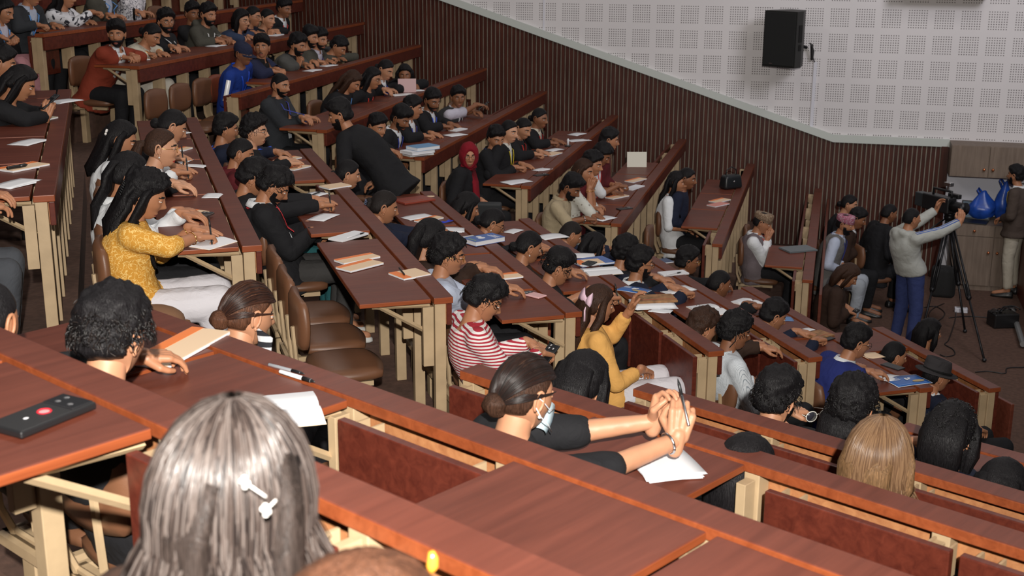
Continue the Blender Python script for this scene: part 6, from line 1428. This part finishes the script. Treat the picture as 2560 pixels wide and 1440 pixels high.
def plastic_bag(px, py, w_, h_, label, seed, x=None):
    c = onwall(px, py, WALLY-.22); V, F = sphere((0, 0, h_*.42), (w_/2, w_*.36, h_*.42), 28, 18); V2 = []
    for x_, y_, z_ in V:
        n_ = noise.noise(Vector((x_*9+seed, y_*9, z_*9)))*.035; t = max(0, (z_/h_-.45)/.4); s = 1-.62*min(1, t)+n_*4; V2.append((x_*s+n_, y_*s, z_*(1+.28*min(1, max(0, t)))))
    r = empty('plastic_bag', (c[0], WALLY-.24, CTZ)); tag(r, label, 'plastic bag', 'blue plastic bags on the worktop'); m_ = mat('blue_polythene', (.015, .07, .38), .3, bump=.8, bscale=14, var=.4, vscale=9); mesh_obj('bag_body', V2, F, [m_], r, True)
    V, F = tube([(-.03, 0, h_*.86), (-.07, 0, h_*1.06), (-.06, .01, h_*1.14), (-.01, 0, h_*.98), (.02, 0, h_*.84)], .012, seg=6, ry=.005); mesh_obj('bag_handle', V, F, [m_], r, True)
plastic_bag(2452, 540, .34, .34, 'blue plastic bag behind the open laptop', 2); plastic_bag(2505, 540, .22, .46, 'taller blue plastic bag partly behind the standing bearded man', 8)

# ------------------------------------------------------------------ video camera on tripod
def ground(x, y): return at_z(x, y, STG)
apex = ground(2352, 800); hz = 1.30
ctr = (ground(2430, 905)+ground(2458, 902)+ground(2275, 875))/3; ctr = ground(2348, 806); 
tp = empty('tripod', (ctr[0], ctr[1], STG)); tag(tp, 'tall black camera tripod standing on the open floor', 'tripod')
for i, (x, y) in enumerate(((2412, 832), (2460, 905), (2298, 862))):
    q = ground(x, y)-ctr; L1 = np.array([q[0], q[1], 0]); top = np.array([q[0]*.06, q[1]*.06, 1.12]); g = MB(); side = unit(np.cross(unit(L1-top), [0, 0, 1.]))*.018
    g.add(*tube([top+side, top+(L1-top)*.55+side], .013, seg=8)); g.add(*tube([top-side, top+(L1-top)*.55-side], .013, seg=8)); g.add(*tube([top+(L1-top)*.45, L1+np.array([0, 0, .02])], .012, seg=8)); g.add(*sphere(top+(L1-top)*.55, (.028, .028, .028), 10, 6)); o = g.build('leg', [BLACKM], tp, True)
    MB().add(*sphere(L1+np.array([0, 0, .02]), (.024, .024, .02), 10, 6)).build('rubber_foot', [BLACKP], o, True)
g = MB(); g.add(*tube([(0, 0, 1.0), (0, 0, 1.16)], .045, seg=14)); g.add(*sphere((0, 0, 1.19), (.06, .06, .05), 14, 8)); g.box((-.06, -.09, 1.22), (.06, .09, 1.245)); g.build('head', [BLACKM], tp, True)
MB().add(*tube([(.0, .02, 1.2), (-.28, -.26, 1.04)], .009, seg=8)).build('pan_handle', [BLACKM], tp, True)
vc = empty('video_camera', (ctr[0], ctr[1], STG+1.25)); vc.rotation_euler = (0, 0, R_(-48)); vc.location[0] -= .10; tag(vc, 'large black shoulder video camera mounted on the tripod', 'video camera')
MB().box((-.22, -.065, 0), (.16, .065, .17), bev=.015).build('camera_body', [BLACKP], vc)
V, F = tube([(.16, 0, .085), (.24, 0, .085), (.30, 0, .085), (.34, 0, .085)], [.055, .058, .062, .070], seg=18); mesh_obj('lens_barrel', V, F, [BLACKM], vc, True)
g = MB(); g.add(*tube([(-.12, 0, .16), (-.12, 0, .235), (.14, 0, .235), (.14, 0, .16)], .014, seg=8)); g.build('carry_handle', [BLACKP], vc, True)
MB().box((.02, .065, .15), (.17, .12, .20), bev=.008).build('viewfinder', [BLACKP], vc); MB().box((-.34, -.05, .01), (-.22, .05, .16), bev=.01).build('battery', [mat('charcoal_plastic', (.03, .035, .038), .45)], vc)
g = MB(); g.add(*tube([(.08, 0, .245), (.08, 0, .33)], .012, seg=8)); g.box((.04, -.03, .29), (.13, .03, .33), bev=.005); g.build('top_light', [STEEL], vc)
hb = ground(2352, 830); bg = empty('camera_bag', (ctr[0], ctr[1], STG+.30)); tag(bg, 'black bag hanging between the tripod legs', 'bag')
V, F = rbox((-.13, -.10, 0), (.13, .10, .34), .05, 4); mesh_obj('bag_body', V, F, [mat('black_nylon', (.012, .012, .013), .8, bump=.5, bscale=40)], bg, True); V, F = tube([(-.08, 0, .32), (0, 0, .62), (.08, 0, .32)], .008, seg=6); mesh_obj('strap', V, F, [BLACKP], bg, True)
def cable(pts, label, r_=.006, wob=0):
    P_ = [ground(x, y)+np.array([0, 0, r_+.001]) for x, y in pts]; Q_ = []
    for i in range(len(P_)-1):
        p0, p1, p2, p3 = P_[max(i-1, 0)], P_[i], P_[i+1], P_[min(i+2, len(P_)-1)]
        for t in np.linspace(0, 1, 7)[:-1]: Q_.append(.5*((2*p1)+(-p0+p2)*t+(2*p0-5*p1+4*p2-p3)*t*t+(-p0+3*p1-3*p2+p3)*t**3))
    Q_.append(P_[-1]); V, F = tube(Q_, r_, seg=6); o = mesh_obj('floor_cable', V, F, [BLACKP], None, True); tag(o, label, 'cable', 'cables on the open floor')
cable([(2390, 770), (2388, 800), (2372, 850), (2362, 862), (2382, 875), (2386, 888), (2365, 893), (2350, 888)], 'thin black cable curling down the floor right of the seated black hair')
cable([(2438, 932), (2470, 930), (2512, 935), (2518, 922), (2560, 920)], 'thin black cable running off the right edge of the floor')
cable([(2360, 760), (2330, 775), (2322, 795), (2345, 803), (2362, 785), (2340, 768), (2310, 770)], 'looped black cable under the tripod')
cable([(2372, 796), (2420, 792), (2470, 796), (2490, 800)], 'black cable from the tripod to the dark floor box')
pb = empty('junction_box', ground(2402, 780)); tag(pb, 'small white socket box on the floor behind the tripod legs', 'socket box'); MB().box((-.07, -.04, 0), (.07, .04, .05), bev=.006).build('box_body', [PLW], pb); MB().box((-.05, -.015, .05), (.05, .015, .053)).build('socket_strip', [mat('grey_socket', (.3, .3, .3), .5)], pb)
fb_ = empty('equipment_box', ground(2505, 815)); fb_.rotation_euler = (0, 0, R_(20)); tag(fb_, 'black equipment box with tangled cables at the right edge', 'equipment box'); MB().box((-.14, -.10, 0), (.14, .10, .16), bev=.015).build('box_body', [BLACKP], fb_)
g = MB()
for i in range(6): g.add(*tube([(-.10+.04*i+.05*math.cos(t), -.02+.05*math.sin(t+i), .16+.03*abs(math.sin(t))+.008*i) for t in np.linspace(0, 6.28, 15)], .006, seg=6))
g.build('cable_coil', [BLACKP], fb_, True)
a_, b_ = ground(2528, 780), ground(2556, 872); d = unit(b_-a_); rl = MB(); rl.add(*tube([a_+np.array([0, 0, .05]), b_+np.array([0, 0, .05])], .03, seg=10)); tag(rl.build('metal_pipe', [mat('galvanised_steel', (.35, .36, .36), .45, .6)]), 'grey metal pipe lying on the floor at the right edge', 'pipe')
q = ground(2556, 800); MB_ = MB().box((0, -.9, 0), (.5, 1.1, .85), bev=.01).build('lectern_base', [W_PAN]); MB_.location = q+np.array([.06, .1, 0]); tag(MB_, 'dark red-brown wooden stage front at the right edge', 'stage front')

# ------------------------------------------------------------------ bags, bottle and shoe at the left, leather bag by the aisle
bt = BP('M', -.75, 6.75, H(1)-HD); b = empty('carrier_bag', bt); tag(b, 'blue and white printed bag under the left edge desk', 'bag'); V, F = rbox((-.10, -.13, 0), (.10, .13, .30), .03, 3); mesh_obj('bag_body', V, F, [cloth('blue_white_bag', (.06, .20, .40), 'blotch', (.55, .6, .62), 8)], b, True)
lb = BP('S', -3.05, 11.15, H(5)-HD+.02); 
b = empty('laptop_bag', BP('S', -3.1, 11.2, H(5)-HD+.40)); b.rotation_euler = (R_(20), 0, R_(10)); tag(b, 'dark grey laptop bag resting on the lap at the desk end below the open sheets', 'bag'); V, F = rbox((-.20, -.03, 0), (.20, .03, .28), .02, 3); mesh_obj('bag_body', V, F, [mat('dark_grey_nylon', (.03, .033, .036), .7)], b, True)
b = empty('shoulder_bag', BP('M', .12, 6.02, H(2)-HD+.42)); tag(b, 'tan brown shoulder bag on the lap of the yellow tunic', 'bag'); V, F = sphere((0, 0, .06), (.14, .12, .07), 20, 12); mesh_obj('bag_body', V, F, [mat('tan_suede', (.20, .10, .05), .8)], b, True)
b = empty('black_backpack', BP('N', 1.85, 2.25, H(1)-HD+.36)); tag(b, 'black bag with silver zip seen behind the folded board of the near desk', 'bag'); V, F = rbox((-.13, -.16, 0), (.13, .16, .26), .06, 4); mesh_obj('bag_body', V, F, [mat('black_nylon', (.012, .012, .013), .8)], b, True); V, F = tube([(.0, -.1, .265), (.0, .1, .265)], .004, seg=6); mesh_obj('zip', V, F, [STEEL], b, True)
# blue stripes on the cameraman sleeve
for i, o_ in enumerate((-.012, .012)):
    sd, Sh, E_, Wt, M_, hs = camman.arms[0]; V = []; F = []; out = unit(np.cross(unit(Wt-Sh), [0, 0, 1.])*1.0)*1.0+np.array([0, 0, .8]); pts = [Sh, (Sh+E_)/2, E_, (E_+Wt)/2, Wt*.93+E_*.07]
    out = np.array([0, 0, 1.])-camman.l*.35
    P_ = []
    for j, q in enumerate(pts):
        d = unit(pts[min(j+1, 4)]-pts[max(j-1, 0)]); u = unit(out-d*(out@d)); v = np.cross(d, u); P_.append(q+u*(.066-.006*j)+v*o_)
    V, F = tube(P_, .0055, seg=6); mesh_obj('sleeve_stripe', V, F, [mat('stripe_blue', (.05, .12, .45), .7)], camman.root, True)
# pearl clips on the nearest head
def on_head(p, x, y, back=.115):
    v = pray(x, y); Hw = p.root_loc+np.array(Matrix.Rotation(p.ang, 3, 'Z') @ Vector(p.Hc)); t = float(Hw@FW)-back; Q = v*t; dl = Q-p.root_loc; c, s = math.cos(-p.ang), math.sin(-p.ang); return np.array([dl[0]*c-dl[1]*s, dl[0]*s+dl[1]*c, dl[2]])
for (x, y), (x2, y2) in (((612, 1206), (665, 1242)), ((664, 1276), (690, 1250))):
    c1, c2 = on_head(fw, x, y, .128), on_head(fw, x2, y2, .122); q = MB()
    for i in range(4): q.add(*sphere(c1+np.array([.0, .0052*math.cos(i*1.571), .0052*math.sin(i*1.571)]), .0036, 10, 6))
    q.add(*sphere(c1, .003, 8, 6)); q.add(*tube([c1, c2], .0014, seg=6)); q.build('hair_clip', [PEARL], fw.root, True)
# amber clip on the bottom head
V, F = tube([(0, 0, 0), (.002, 0, .008), (.003, 0, .018), (.001, 0, .026)], [.003, .007, .006, .003], seg=12); o = mesh_obj('hair_clip', V, F, [mat('amber_plastic', (.9, .35, .04), .15, spec=1)], bw.root, True)
Q = pray(1078, 1432); t = float(np.linalg.norm(bw.root_loc[:2]+np.array([0, 0])))/float(np.linalg.norm(Q[:2])); Q = Q*t*1.12; dl = Q-bw.root_loc; c, s = math.cos(-bw.ang), math.sin(-bw.ang); o.location = (dl[0]*c-dl[1]*s, dl[0]*s+dl[1]*c, dl[2])
for c in CH:
    if c['label'] == 'x':
        for ch in list(c.children): bpy.data.objects.remove(ch)
        bpy.data.objects.remove(c)
